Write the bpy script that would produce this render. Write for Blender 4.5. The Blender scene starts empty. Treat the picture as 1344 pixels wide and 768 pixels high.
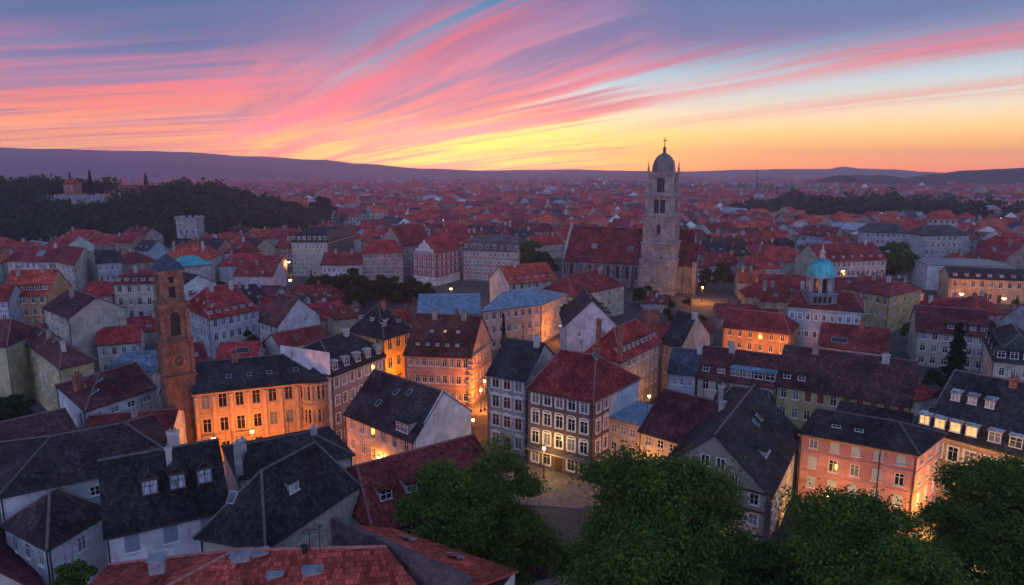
import bpy, math, random
import numpy as np
from mathutils import Vector

SC = bpy.context.scene
COL = SC.collection
R = math.radians

# ------------------------------------------------------------------ camera
CAM_H, FPX, CX, CY, TH = 42.0, 896.0, 672.0, 384.0, R(10.0)
cam_data = bpy.data.cameras.new('camera')
cam = bpy.data.objects.new('camera', cam_data)
COL.objects.link(cam)
cam.location = (0, 0, CAM_H)
cam.rotation_euler = (R(90) - TH, 0, 0)
cam_data.sensor_width = 36.0
cam_data.lens = 36.0 * FPX / 1344.0
cam_data.clip_start = 0.5
cam_data.clip_end = 60000
SC.camera = cam

# ------------------------------------------------------------------ picture settings
SC.render.engine = 'CYCLES'
SC.view_settings.view_transform = 'Standard'
SC.view_settings.look = 'None'
SC.view_settings.exposure = 0.0
SC.view_settings.gamma = 1.0
SC.view_settings.use_curve_mapping = False
SC.cycles.use_denoising = True
try:
    SC.cycles.denoiser = 'OPENIMAGEDENOISE'
    SC.cycles.denoising_input_passes = 'RGB_ALBEDO_NORMAL'
except Exception:
    pass
SC.cycles.max_bounces = 4
SC.cycles.diffuse_bounces = 2
SC.cycles.glossy_bounces = 2
SC.cycles.transmission_bounces = 2
SC.cycles.transparent_max_bounces = 6
SC.cycles.volume_bounces = 1
SC.cycles.sample_clamp_indirect = 4.0
SC.cycles.use_adaptive_sampling = True
SC.cycles.adaptive_threshold = 0.02


def s2l(c):
    c = c / 255.0
    return c / 12.92 if c <= 0.04045 else ((c + 0.055) / 1.055) ** 2.4


def rgb(r, g, b):
    return (s2l(r), s2l(g), s2l(b), 1.0)


class NT:
    """small helper for writing node trees"""
    def __init__(self, tree):
        self.t = tree
        tree.nodes.clear()

    def n(self, kind, **kw):
        nd = self.t.nodes.new(kind)
        for k, v in kw.items():
            setattr(nd, k, v)
        return nd

    def put(self, sock, v):
        if isinstance(v, bpy.types.NodeSocket):
            self.t.links.new(v, sock)
        elif v is not None:
            sock.default_value = v

    def m(self, op, a, b=None, c=None, clamp=False):
        nd = self.n('ShaderNodeMath', operation=op, use_clamp=clamp)
        self.put(nd.inputs[0], a)
        if b is not None: self.put(nd.inputs[1], b)
        if c is not None: self.put(nd.inputs[2], c)
        return nd.outputs[0]

    def mix(self, f, a, b, mode='MIX'):
        nd = self.n('ShaderNodeMix', data_type='RGBA', blend_type=mode, clamp_factor=True)
        self.put(nd.inputs[0], f)
        self.put(nd.inputs[6], a)
        self.put(nd.inputs[7], b)
        return nd.outputs[2]

    def ramp(self, f, stops, interp='LINEAR'):
        nd = self.n('ShaderNodeValToRGB')
        nd.color_ramp.interpolation = interp
        el = nd.color_ramp.elements
        el[0].position, el[0].color = stops[0]
        el[1].position, el[1].color = stops[-1]
        for p, c in stops[1:-1]:
            e = el.new(p)
            e.color = c
        self.put(nd.inputs[0], f)
        return nd.outputs[0]

    def smooth(self, v, lo, hi, a=0.0, b=1.0):
        nd = self.n('ShaderNodeMapRange', interpolation_type='SMOOTHSTEP')
        self.put(nd.inputs[0], v)
        nd.inputs[1].default_value = lo
        nd.inputs[2].default_value = hi
        nd.inputs[3].default_value = a
        nd.inputs[4].default_value = b
        return nd.outputs[0]

    def noise(self, vec, scale, detail=4.0, rough=0.55, dist=0.0):
        nd = self.n('ShaderNodeTexNoise')
        self.put(nd.inputs['Vector'], vec)
        nd.inputs['Scale'].default_value = scale
        nd.inputs['Detail'].default_value = detail
        nd.inputs['Roughness'].default_value = rough
        nd.inputs['Distortion'].default_value = dist
        return nd.outputs[0]

    def xyz(self, x, y, z=0.0):
        nd = self.n('ShaderNodeCombineXYZ')
        self.put(nd.inputs[0], x); self.put(nd.inputs[1], y); self.put(nd.inputs[2], z)
        return nd.outputs[0]


# ------------------------------------------------------------------ dusk sky
SUN_AZ, SUN_EL = R(-7.0), R(2.0)       # azimuth from the view axis, to the left of the church tower
world = bpy.data.worlds.new('World')
SC.world = world
world.use_nodes = True


def build_sky():
    k = NT(world.node_tree)
    geo = k.n('ShaderNodeTexCoord')
    sep = k.n('ShaderNodeSeparateXYZ')
    k.put(sep.inputs[0], geo.outputs['Generated'])
    x, y, z = sep.outputs
    E = k.m('MULTIPLY', k.m('ARCSINE', z), 57.2958)          # elevation in degrees
    az = k.m('MULTIPLY', k.m('ARCTAN2', x, y), 57.2958)      # azimuth in degrees
    En = k.m('DIVIDE', k.m('MAXIMUM', E, 0.0), 30.0, clamp=True)
    d = lambda e: e / 30.0
    right = k.ramp(En, [(0, rgb(255, 128, 30)), (d(.5), rgb(255, 146, 22)), (d(1.6), rgb(255, 172, 36)), (d(3), rgb(255, 206, 110)),
                        (d(4.6), rgb(248, 226, 190)), (d(6.6), rgb(206, 222, 224)), (d(9), rgb(140, 183, 208)),
                        (d(13), rgb(82, 138, 188)), (d(20), rgb(70, 112, 168)), (1, rgb(70, 104, 158))])
    left = k.ramp(En, [(0, rgb(214, 110, 120)), (d(.8), rgb(250, 130, 90)), (d(2.4), rgb(255, 168, 112)), (d(4), rgb(240, 160, 140)),
                       (d(6.4), rgb(196, 150, 170)), (d(9), rgb(126, 142, 182)), (d(13), rgb(82, 142, 182)),
                       (d(20), rgb(70, 112, 168)), (1, rgb(70, 104, 158))])
    base = k.mix(k.smooth(az, -26, 8), left, right)
    # yellow core round the place where the sun went down
    gx = k.m('POWER', k.m('DIVIDE', k.m('SUBTRACT', az, -4.0), 15.0), 2.0)
    gy = k.m('POWER', k.m('DIVIDE', k.m('SUBTRACT', E, 1.6), 2.6), 2.0)
    glow = k.m('EXPONENT', k.m('MULTIPLY', k.m('ADD', gx, gy), -1.0))
    base = k.mix(k.m('MULTIPLY', glow, 0.9), base, rgb(255, 205, 48))
    # cloud deck seen in perspective: bands lie along one direction and run together at the horizon
    a0 = R(-31.0)
    kk = k.m('DIVIDE', 1.0, k.m('ADD', k.m('MAXIMUM', z, 0.0), 0.045))
    X = k.m('MULTIPLY', x, kk)
    Y = k.m('MULTIPLY', y, kk)
    def bands(a_, seed):
        u = k.m('SUBTRACT', k.m('MULTIPLY', X, math.cos(a_)), k.m('MULTIPLY', Y, math.sin(a_)))
        v = k.m('ADD', k.m('MULTIPLY', X, math.sin(a_)), k.m('MULTIPLY', Y, math.cos(a_)))
        warp = k.m('MULTIPLY', k.m('SUBTRACT', k.noise(k.xyz(k.m('MULTIPLY', u, .35), k.m('MULTIPLY', v, .22), 3.0 + seed), 1.0, 2.0), .5), .75)
        uw = k.m('ADD', u, warp)
        n1 = k.noise(k.xyz(k.m('MULTIPLY', uw, 0.75), k.m('MULTIPLY', v, 0.10), 0.7 + seed), 1.0, 5.0, 0.55, 0.1)
        n2 = k.noise(k.xyz(k.m('MULTIPLY', uw, 3.6), k.m('MULTIPLY', v, 0.17), 5.2 + seed), 1.0, 6.0, 0.60, 0.12)
        n3 = k.noise(k.xyz(k.m('MULTIPLY', uw, 1.5), k.m('MULTIPLY', v, 0.16), 9.1 + seed), 1.0, 6.0, 0.60, 0.15)
        return uw, n1, n2, n3
    uw, n1, n2, n3 = bands(a0, 0.0)
    _, l1, l2, l3 = bands(R(-78.0), 4.0)
    lm = k.smooth(az, -13, -27)
    lerp = lambda p, q: k.m('ADD', k.m('MULTIPLY', p, k.m('SUBTRACT', 1.0, lm)), k.m('MULTIPLY', q, lm))
    n1, n2, n3 = lerp(n1, l1), lerp(n2, l2), lerp(n3, l3)
    dens = k.m('ADD', k.m('MULTIPLY', n1, .52), k.m('MULTIPLY', n2, .48))
    # more cloud to the left and overhead, a clear pale gap low on the right
    dens = k.m('ADD', dens, k.smooth(az, -14, 16, 0.13, 0.0))
    dens = k.m('ADD', dens, k.m('MULTIPLY', k.smooth(E, 8.0, 11.5), k.smooth(az, 0, 14, .02, .09)))
    gap = k.m('MULTIPLY', k.smooth(az, 4, 18), k.smooth(E, 8.6, 6.4))
    dens = k.m('SUBTRACT', dens, k.m('MULTIPLY', gap, 0.17))
    cover = k.smooth(dens, 0.45, 0.61)
    lit = k.ramp(En, [(0, rgb(255, 150, 70)), (d(1.2), rgb(255, 184, 52)), (d(2.6), rgb(255, 164, 70)), (d(4.4), rgb(255, 140, 100)), (d(6.4), rgb(252, 128, 132)),
                      (d(9), rgb(236, 138, 160)), (d(12), rgb(188, 142, 182)), (d(18), rgb(112, 118, 165)), (1, rgb(92, 108, 158))])
    dark = k.ramp(En, [(0, rgb(220, 110, 100)), (d(2), rgb(214, 122, 100)), (d(4), rgb(176, 118, 134)), (d(7), rgb(158, 132, 168)),
                       (d(10), rgb(112, 122, 170)), (d(13), rgb(80, 112, 166)), (d(20), rgb(72, 100, 152)), (1, rgb(66, 94, 146))])
    shade = k.smooth(k.m('ADD', k.m('MULTIPLY', n3, .55), k.m('MULTIPLY', n2, .45)), 0.42, 0.57)
    shade = k.m('MULTIPLY', shade, k.smooth(az, -40, 25, 0.95, 0.75))
    veil = k.m('MULTIPLY', k.smooth(E, 6.5, 11.0), k.m('MAXIMUM', k.smooth(az, 6, -20, 0.0, .85), k.smooth(az, 3, 14, 0.0, .85)))
    shade = k.m('MAXIMUM', shade, veil)
    cloud = k.mix(shade, lit, dark)
    col = k.mix(k.m('MULTIPLY', cover, .93), base, cloud)
    # two strong rosy streaks along the bands
    def streak(c0, w, e0, e1, col, tint, amt):
        s = k.m('EXPONENT', k.m('MULTIPLY', k.m('POWER', k.m('DIVIDE', k.m('SUBTRACT', uw, c0), w), 2.0), -1.0))
        s = k.m('MULTIPLY', k.m('MULTIPLY', s, k.smooth(n2, .32, .55)), k.m('MULTIPLY', k.smooth(E, e0, e0 + 2.5), k.smooth(E, e1, e1 - 3)))
        return k.mix(k.m('MULTIPLY', s, amt), col, tint)
    col = streak(1.95, .30, 1.0, 14.5, col, rgb(255, 120, 132), .9)
    col = streak(4.5, .42, 2.0, 12.5, col, rgb(250, 142, 140), .6)
    col = streak(6.3, .5, 2.0, 9, col, rgb(246, 150, 130), .5)
    # the upper left stays open blue
    blue = k.m('MULTIPLY', k.smooth(E, 5.5, 10.5), k.smooth(az, -11, -27))
    col = k.mix(k.m('MULTIPLY', blue, k.smooth(n3, .35, .6, .45, .9)), col, rgb(66, 114, 164))
    # and so does the upper right, between grey-blue veils
    blue = k.m('MULTIPLY', k.smooth(E, 7.5, 11.5), k.smooth(az, 5, 22))
    col = k.mix(k.m('MULTIPLY', blue, k.smooth(n1, .36, .58, .85, .35)), col, rgb(98, 146, 188))
    # below the horizon and behind the viewer: unseen blue dusk, brightened as fill light for the town
    back = k.smooth(y, 0.35, -0.35)
    col = k.mix(back, col, k.ramp(En, [(0, rgb(152, 132, 160)), (d(6), rgb(134, 138, 176)), (1, rgb(114, 132, 178))]))
    sky = k.n('ShaderNodeTexSky', sky_type='NISHITA')
    sky.sun_disc = False
    sky.sun_elevation = SUN_EL
    sky.sun_rotation = SUN_AZ
    # the low sky shines through the whole depth of the evening haze
    low = k.ramp(k.m('DIVIDE', k.m('MAXIMUM', E, 0.0), 10.0, clamp=True), [(0, (.62, .62, .62, 1)), (.1, (.55, .55, .55, 1)), (.25, (.40, .40, .40, 1)), (.5, (.275, .275, .275, 1)), (1, (.215, .215, .215, 1))])
    b1 = k.n('ShaderNodeBackground'); k.put(b1.inputs[0], col)
    k.put(b1.inputs[1], k.m('MULTIPLY', k.m('MULTIPLY', low, SKY_PAINT / .22), k.m('ADD', 1.0, k.m('ADD', k.m('MULTIPLY', glow, .85), k.m('MULTIPLY', back, 1.45)))))
    b2 = k.n('ShaderNodeBackground'); k.put(b2.inputs[0], sky.outputs[0])
    b2.inputs[1].default_value = SKY_AIR
    add = k.n('ShaderNodeAddShader')
    k.put(add.inputs[0], b1.outputs[0]); k.put(add.inputs[1], b2.outputs[0])
    out = k.n('ShaderNodeOutputWorld')
    k.put(out.inputs[0], add.outputs[0])


SKY_PAINT, SKY_AIR = 1.0, 0.004
build_sky()

sun_data = bpy.data.lights.new('sun', 'SUN')
sun = bpy.data.objects.new('sun', sun_data)
COL.objects.link(sun)
sun_data.energy = 0.4
sun_data.angle = R(6)
sun_data.color = (1.0, 0.30, 0.33)
sd = Vector((math.sin(SUN_AZ) * math.cos(R(4)), math.cos(SUN_AZ) * math.cos(R(4)), math.sin(R(4))))
sun.rotation_euler = sd.to_track_quat('Z', 'Y').to_euler()

# ------------------------------------------------------------------ evening haze over the plain
def build_haze(density):
    me = bpy.data.meshes.new('haze')
    xs, y0, y1, z0, z1 = 5200, -150, 4900, -3, 185
    v = [(-xs, y0, z0), (xs, y0, z0), (xs, y1, z0), (-xs, y1, z0), (-xs, y0, z1), (xs, y0, z1), (xs, y1, z1), (-xs, y1, z1)]
    f = [(0, 3, 2, 1), (4, 5, 6, 7), (0, 1, 5, 4), (1, 2, 6, 5), (2, 3, 7, 6), (3, 0, 4, 7)]
    me.from_pydata(v, [], f)
    o = bpy.data.objects.new('haze', me)
    COL.objects.link(o)
    m = bpy.data.materials.new('haze_air')
    m.use_nodes = True
    k = NT(m.node_tree)
    pv = k.n('ShaderNodeVolumePrincipled')
    pv.inputs['Color'].default_value = (0.74, 0.74, 1.0, 1)
    pv.inputs['Density'].default_value = density
    pv.inputs['Anisotropy'].default_value = 0.6
    out = k.n('ShaderNodeOutputMaterial')
    k.put(out.inputs['Volume'], pv.outputs[0])
    me.materials.append(m)
    o['kind'] = 'stuff'
    return o


build_haze(2.3e-4)

# ------------------------------------------------------------------ pixel of the photograph -> point of the place
def P(px, py, z):
    u = (px - CX) / FPX
    v = (CY - py) / FPX
    dy = math.cos(TH) + v * math.sin(TH)
    dz = -math.sin(TH) + v * math.cos(TH)
    t = (z - CAM_H) / dz
    return Vector((u * t, dy * t, z))


def z_at(p, py):
    """height at ground point p that shows at picture row py"""
    v = (CY - py) / FPX
    return CAM_H + p.y * math.tan(math.atan(v) - TH)


def pix(p):
    f = p.y * math.cos(TH) - (p.z - CAM_H) * math.sin(TH)
    up = p.y * math.sin(TH) + (p.z - CAM_H) * math.cos(TH)
    return CX + FPX * p.x / f, CY - FPX * up / f


# ------------------------------------------------------------------ materials
MATS = {}


def mat(name):
    m = bpy.data.materials.new(name)
    m.use_nodes = True
    MATS[name] = m
    return m, NT(m.node_tree)


def finish(k, color, rough=0.8, bump=None, strength=0.3, dist=0.02, metal=0.0, spec=0.3, emit=None, emit_s=0.0, subs=None):
    b = k.n('ShaderNodeBsdfPrincipled')
    k.put(b.inputs['Base Color'], color)
    k.put(b.inputs['Roughness'], rough)
    b.inputs['Metallic'].default_value = metal
    b.inputs['Specular IOR Level'].default_value = spec
    if bump is not None:
        bn = k.n('ShaderNodeBump')
        bn.inputs['Strength'].default_value = strength
        bn.inputs['Distance'].default_value = dist
        k.put(bn.inputs['Height'], bump)
        k.put(b.inputs['Normal'], bn.outputs[0])
    if emit is not None:
        k.put(b.inputs['Emission Color'], emit)
        b.inputs['Emission Strength'].default_value = emit_s
    o = k.n('ShaderNodeOutputMaterial')
    k.put(o.inputs[0], b.outputs[0])
    return b


def uv(k):
    return k.n('ShaderNodeUVMap').outputs[0]


def pos(k):
    return k.n('ShaderNodeNewGeometry').outputs['Position']


def objcol(k):
    return k.n('ShaderNodeObjectInfo').outputs['Color']


def scalevec(k, v, s):
    nd = k.n('ShaderNodeVectorMath', operation='MULTIPLY')
    k.put(nd.inputs[0], v)
    nd.inputs[1].default_value = s
    return nd.outputs[0]


def tone(k, c, f):
    nd = k.n('ShaderNodeMix', data_type='RGBA', blend_type='MULTIPLY')
    nd.inputs[0].default_value = 1.0
    k.put(nd.inputs[6], c)
    g = k.n('ShaderNodeCombineColor')
    for i in range(3): k.put(g.inputs[i], f)
    k.put(nd.inputs[7], g.outputs[0])
    return nd.outputs[2]


def make_materials():
    # clay / slate tiles laid in courses, colour from the object
    for name, tw, th, rough, var in (('roof_tile', .26, .36, .85, .55), ('roof_slate', .34, .30, .6, .5)):
        m, k = mat(name)
        br = k.n('ShaderNodeTexBrick')
        k.put(br.inputs['Vector'], uv(k))
        br.inputs['Scale'].default_value = 1.0
        br.inputs['Brick Width'].default_value = tw
        br.inputs['Row Height'].default_value = th
        br.inputs['Mortar Size'].default_value = .022
        br.inputs['Mortar Smooth'].default_value = .6
        br.inputs['Color1'].default_value = (1 - var, 1 - var, 1 - var, 1)
        br.inputs['Color2'].default_value = (1 + var * .5, 1 + var * .5, 1 + var * .5, 1)
        br.inputs['Mortar'].default_value = (.35, .35, .35, 1)
        big = k.noise(pos(k), .22, 5, .62)
        mid = k.noise(pos(k), 1.7, 5, .65)
        c = k.mix(1.0, objcol(k), br.outputs[0], 'MULTIPLY')
        c = tone(k, c, k.smooth(big, .3, .7, .55, 1.4))
        patch = k.noise(scalevec(k, uv(k), (.5, .9, 1)), 1.0, 2, .5)
        c = tone(k, c, k.smooth(patch, .52, .60, .86, 1.18))
        c = k.mix(k.smooth(mid, .52, .72, 0, .45), c, (.085, .078, .066, 1))      # lichen and soot
        hgt = k.m('ADD', k.m('MULTIPLY', br.outputs['Fac'], -1.0), k.m('MULTIPLY', mid, .5))
        finish(k, c, k.smooth(mid, .3, .7, .8, .95), hgt, .55, .03, spec=.08)
    m, k = mat('roof_metal')
    sp = k.n('ShaderNodeSeparateXYZ'); k.put(sp.inputs[0], uv(k))
    seam = k.m('PINGPONG', sp.outputs[0], .32)
    sm = k.smooth(seam, .0, .035, 1, 0)
    st = k.noise(scalevec(k, pos(k), (.9, .9, .35)), 1.0, 6, .62)
    c = tone(k, objcol(k), k.smooth(st, .3, .7, .55, 1.25))
    finish(k, c, k.smooth(st, .3, .7, .3, .55), sm, .8, .05, metal=.35, spec=.5)
    # rendered wall
    m, k = mat('plaster')
    a = k.noise(pos(k), .55, 6, .62)
    b_ = k.noise(scalevec(k, pos(k), (2.2, 2.2, .25)), 1.0, 5, .6)
    f = k.noise(pos(k), 9.0, 4, .7)
    c = tone(k, objcol(k), k.smooth(a, .28, .72, .78, 1.12))
    pt = k.noise(scalevec(k, pos(k), (.35, .35, .5)), 1.0, 3, .5, .4)
    c = tone(k, c, k.smooth(pt, .50, .54, .88, 1.08))
    c = k.mix(k.smooth(b_, .52, .76, 0, .55), c, (.12, .105, .09, 1))
    finish(k, c, .88, k.m('ADD', f, k.m('MULTIPLY', a, .8)), .25, .02, spec=.06)
    m, k = mat('stone')
    br = k.n('ShaderNodeTexBrick')
    k.put(br.inputs['Vector'], uv(k))
    br.inputs['Brick Width'].default_value = 1.1
    br.inputs['Row Height'].default_value = .5
    br.inputs['Scale'].default_value = 1.0
    br.inputs['Mortar Size'].default_value = .03
    br.inputs['Color1'].default_value = (.72, .72, .72, 1)
    br.inputs['Color2'].default_value = (1.18, 1.15, 1.1, 1)
    br.inputs['Mortar'].default_value = (.5, .5, .5, 1)
    a = k.noise(pos(k), .3, 6, .65)
    b_ = k.noise(scalevec(k, pos(k), (1.3, 1.3, .13)), 1.0, 6, .62)
    c = k.mix(1.0, objcol(k), br.outputs[0], 'MULTIPLY')
    c = tone(k, c, k.smooth(a, .3, .7, .65, 1.25))
    c = k.mix(k.smooth(b_, .5, .74, 0, .6), c, (.05, .045, .042, 1))
    finish(k, c, .9, k.m('ADD', k.m('MULTIPLY', br.outputs['Fac'], -1), a), .5, .05, spec=.2)
    m, k = mat('brick')
    br = k.n('ShaderNodeTexBrick')
    k.put(br.inputs['Vector'], uv(k))
    br.inputs['Brick Width'].default_value = .3
    br.inputs['Row Height'].default_value = .1
    br.inputs['Scale'].default_value = 1.0
    br.inputs['Mortar Size'].default_value = .012
    br.inputs['Color1'].default_value = (.7, .7, .7, 1)
    br.inputs['Color2'].default_value = (1.25, 1.2, 1.15, 1)
    br.inputs['Mortar'].default_value = (.9, .95, 1.0, 1)
    a = k.noise(pos(k), .7, 6, .65)
    b_ = k.noise(pos(k), 3.2, 4, .7)
    c = k.mix(1.0, objcol(k), br.outputs[0], 'MULTIPLY')
    c = tone(k, c, k.smooth(a, .3, .7, .55, 1.3))
    c = tone(k, c, k.smooth(b_, .3, .7, .7, 1.2))
    finish(k, c, .92, k.m('ADD', k.m('MULTIPLY', br.outputs['Fac'], -1), b_), .5, .03, spec=.2)
    m, k = mat('trim')
    a = k.noise(pos(k), 1.6, 5, .6)
    finish(k, tone(k, objcol(k), k.smooth(a, .3, .7, .75, 1.1)), .75, a, .1, .01, spec=.25)
    m, k = mat('white_frame')
    finish(k, (.62, .61, .60, 1), .5, spec=.4)
    m, k = mat('dormer_wall')
    a = k.noise(pos(k), 2.0, 4, .6)
    finish(k, k.ramp(a, [(.3, (.22, .21, .20, 1)), (.7, (.40, .39, .37, 1))]), .85)
    m, k = mat('ridge_cap')
    a = k.noise(pos(k), 3.0, 4, .6)
    c = k.mix(.35, objcol(k), (.22, .19, .18, 1))
    finish(k, tone(k, c, k.smooth(a, .3, .7, .7, 1.3)), .85, a, .4, .05)
    m, k = mat('frame')
    finish(k, objcol(k), .5, spec=.4)
    m, k = mat('glass')
    oi = k.n('ShaderNodeObjectInfo')
    ge = k.n('ShaderNodeNewGeometry')
    r = k.n('ShaderNodeTexWhiteNoise', noise_dimensions='3D')
    k.put(r.inputs['Vector'], scalevec(k, oi.outputs['Location'], (.37, .41, .53)))
    rv = r.outputs[0]
    c = k.ramp(rv, [(0, (.010, .012, .016, 1)), (.50, (.018, .022, .03, 1)), (.56, (.16, .17, .19, 1)), (1, (.36, .37, .39, 1))], 'CONSTANT')
    finish(k, c, .08, spec=.9)
    m, k = mat('sky_sheen_glass')  # dormer panes: reflected sky painted in as pale streaks of colour
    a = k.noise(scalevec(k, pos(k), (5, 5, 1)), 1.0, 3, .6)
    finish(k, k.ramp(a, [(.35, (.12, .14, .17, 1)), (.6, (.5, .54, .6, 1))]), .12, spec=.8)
    m, k = mat('far_glass')
    finish(k, (.016, .02, .028, 1), .15, spec=.8)
    m, k = mat('lit_glass')
    n_ = k.noise(scalevec(k, pos(k), (2.2, 2.2, 1.2)), 1.0, 3, .6)
    c = k.ramp(n_, [(.3, (1.0, .42, .08, 1)), (.7, (1.0, .72, .30, 1))])
    finish(k, (.2, .15, .1, 1), .2, emit=c, emit_s=1.1)
    m, k = mat('shutter')
    sp = k.n('ShaderNodeSeparateXYZ'); k.put(sp.inputs[0], pos(k))
    sl = k.m('PINGPONG', sp.outputs[2], .035)
    finish(k, objcol(k), .7, sl, .6, .03)
    m, k = mat('dark_metal')
    finish(k, (.03, .03, .033, 1), .5, metal=.5)
    m, k = mat('zinc')
    a = k.noise(pos(k), 2.5, 4, .6)
    finish(k, k.ramp(a, [(.3, (.16, .18, .20, 1)), (.7, (.34, .37, .40, 1))]), .45, metal=.4)
    m, k = mat('lamp_light')
    finish(k, (.8, .5, .2, 1), .4, emit=(1.0, .56, .16, 1), emit_s=22.0)
    m, k = mat('far_lamp')
    finish(k, (.8, .7, .5, 1), .4, emit=(1.0, .66, .36, 1), emit_s=5.0)
    m, k = mat('wood')
    a = k.noise(scalevec(k, pos(k), (3, 3, .8)), 1.0, 4, .6)
    finish(k, k.ramp(a, [(.3, (.04, .025, .018, 1)), (.7, (.09, .055, .035, 1))]), .7, a, .3, .02)
    # distant wall: rows of small windows are part of the render pattern at that size
    m, k = mat('far_wall')
    sp = k.n('ShaderNodeSeparateXYZ'); k.put(sp.inputs[0], uv(k))
    wu = k.m('PINGPONG', sp.outputs[0], 1.3)
    wv = k.m('PINGPONG', k.m('ADD', sp.outputs[1], .1), 1.5)
    win = k.m('MULTIPLY', k.m('GREATER_THAN', wu, .85), k.m('GREATER_THAN', wv, .78))
    a = k.noise(pos(k), .4, 4, .6)
    rnd = k.n('ShaderNodeNewGeometry').outputs['Random Per Island']
    tint = k.ramp(rnd, [(0, (.30, .24, .20, 1)), (.2, (.40, .36, .33, 1)), (.36, (.34, .25, .17, 1)), (.5, (.27, .19, .16, 1)), (.65, (.62, .60, .58, 1)),
                        (.74, (.33, .20, .15, 1)), (.85, (.26, .27, .28, 1)), (1, (.5, .42, .30, 1))], 'CONSTANT')
    c = tone(k, tint, k.smooth(a, .3, .7, .7, 1.15))
    finish(k, k.mix(k.m('MULTIPLY', win, .92), c, (.02, .022, .03, 1)), .85)
    m, k = mat('far_roof')
    rnd = k.n('ShaderNodeNewGeometry').outputs['Random Per Island']
    rnd = k.m('FRACT', k.m('MULTIPLY', rnd, 7.31))
    tint = k.ramp(rnd, [(0, (.40, .058, .052, 1)), (.3, (.26, .048, .048, 1)), (.5, (.48, .085, .06, 1)), (.68, (.16, .062, .055, 1)), (.78, (.52, .10, .06, 1)),
                        (.88, (.06, .065, .075, 1)), (.95, (.30, .32, .35, 1))], 'CONSTANT')
    a = k.noise(pos(k), .35, 5, .65)
    finish(k, tone(k, tint, k.smooth(a, .3, .7, .6, 1.3)), .9, spec=.08)
    # leaves
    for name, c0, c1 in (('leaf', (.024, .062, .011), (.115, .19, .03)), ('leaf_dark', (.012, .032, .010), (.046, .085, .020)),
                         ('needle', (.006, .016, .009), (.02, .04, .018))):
        m, k = mat(name)
        rnd = k.n('ShaderNodeNewGeometry').outputs['Random Per Island']
        big = k.noise(pos(k), .5, 3, .6)
        f = k.m('ADD', k.m('MULTIPLY', rnd, .55), k.m('MULTIPLY', k.smooth(big, .3, .7), .45))
        c = k.mix(f, c0 + (1,), c1 + (1,))
        b = k.n('ShaderNodeBsdfPrincipled')
        k.put(b.inputs['Base Color'], c)
        b.inputs['Roughness'].default_value = .6
        b.inputs['Specular IOR Level'].default_value = .08
        t = k.n('ShaderNodeBsdfTranslucent')
        k.put(t.inputs[0], c)
        mx = k.n('ShaderNodeMixShader')
        mx.inputs[0].default_value = .3
        k.put(mx.inputs[1], b.outputs[0]); k.put(mx.inputs[2], t.outputs[0])
        o = k.n('ShaderNodeOutputMaterial'); k.put(o.inputs[0], mx.outputs[0])
    m, k = mat('bark')
    a = k.noise(scalevec(k, pos(k), (6, 6, 1.2)), 1.0, 5, .65)
    finish(k, k.ramp(a, [(.3, (.03, .022, .016, 1)), (.7, (.10, .075, .055, 1))]), .9, a, .6, .04)
    # ground
    m, k = mat('town_ground')
    p_ = pos(k)
    sp = k.n('ShaderNodeSeparateXYZ'); k.put(sp.inputs[0], p_)
    a = k.noise(p_, .05, 5, .6)
    b_ = k.noise(p_, 1.5, 5, .65)
    near = k.ramp(a, [(.3, (.035, .033, .034, 1)), (.55, (.075, .065, .058, 1)), (.75, (.05, .05, .04, 1))])
    near = tone(k, near, k.smooth(b_, .3, .7, .7, 1.25))
    f1 = k.noise(scalevec(k, p_, (.004, .0016, 0)), 1.0, 6, .62)
    vo = k.n('ShaderNodeTexVoronoi'); k.put(vo.inputs['Vector'], scalevec(k, p_, (.006, .0035, 0))); vo.inputs['Scale'].default_value = 1.0
    field = k.ramp(f1, [(.32, (.03, .05, .022, 1)), (.45, (.10, .075, .05, 1)), (.56, (.16, .12, .08, 1)), (.7, (.045, .06, .028, 1))])
    field = k.mix(.35, field, k.ramp(k.m('FRACT', k.m('MULTIPLY', vo.outputs['Color'], 3.7)), [(0, (.03, .045, .02, 1)), (1, (.17, .13, .08, 1))]))
    finish(k, k.mix(k.smooth(sp.outputs[1], 700, 3200), near, field), .9, b_, .2, .03)
    m, k = mat('paving')
    vo = k.n('ShaderNodeTexVoronoi'); k.put(vo.inputs['Vector'], pos(k)); vo.inputs['Scale'].default_value = 4.5
    a = k.noise(pos(k), .7, 5, .6)
    c = k.mix(.5, k.ramp(a, [(.3, (.09, .075, .062, 1)), (.7, (.18, .15, .12, 1))]), vo.outputs['Color'], 'SOFT_LIGHT')
    finish(k, c, .8, vo.outputs['Distance'], .4, .02)
    m, k = mat('asphalt')
    a = k.noise(pos(k), .9, 6, .65)
    finish(k, k.ramp(a, [(.3, (.035, .034, .036, 1)), (.7, (.075, .068, .066, 1))]), .8, k.noise(pos(k), 30, 3, .6), .2, .01)
    m, k = mat('white_line')
    a = k.noise(pos(k), 3, 4, .6)
    finish(k, k.ramp(a, [(.3, (.45, .44, .42, 1)), (.7, (.7, .69, .66, 1))]), .8)
    m, k = mat('hill_green')
    a = k.noise(pos(k), .02, 6, .65)
    b_ = k.noise(pos(k), .003, 5, .6)
    finish(k, k.mix(k.smooth(b_, .35, .65), k.ramp(a, [(.3, (.012, .026, .012, 1)), (.7, (.035, .055, .022, 1))]), (.05, .06, .032, 1)), .95, a, 1.0, 8.0)
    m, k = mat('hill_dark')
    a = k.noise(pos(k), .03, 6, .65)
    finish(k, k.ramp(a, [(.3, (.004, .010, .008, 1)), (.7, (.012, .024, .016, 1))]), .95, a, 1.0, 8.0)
    m, k = mat('grass')
    a = k.noise(pos(k), .3, 6, .65)
    finish(k, k.ramp(a, [(.3, (.018, .035, .012, 1)), (.7, (.05, .075, .025, 1))]), .95, a, .5, .1)


make_materials()
M = MATS


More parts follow.
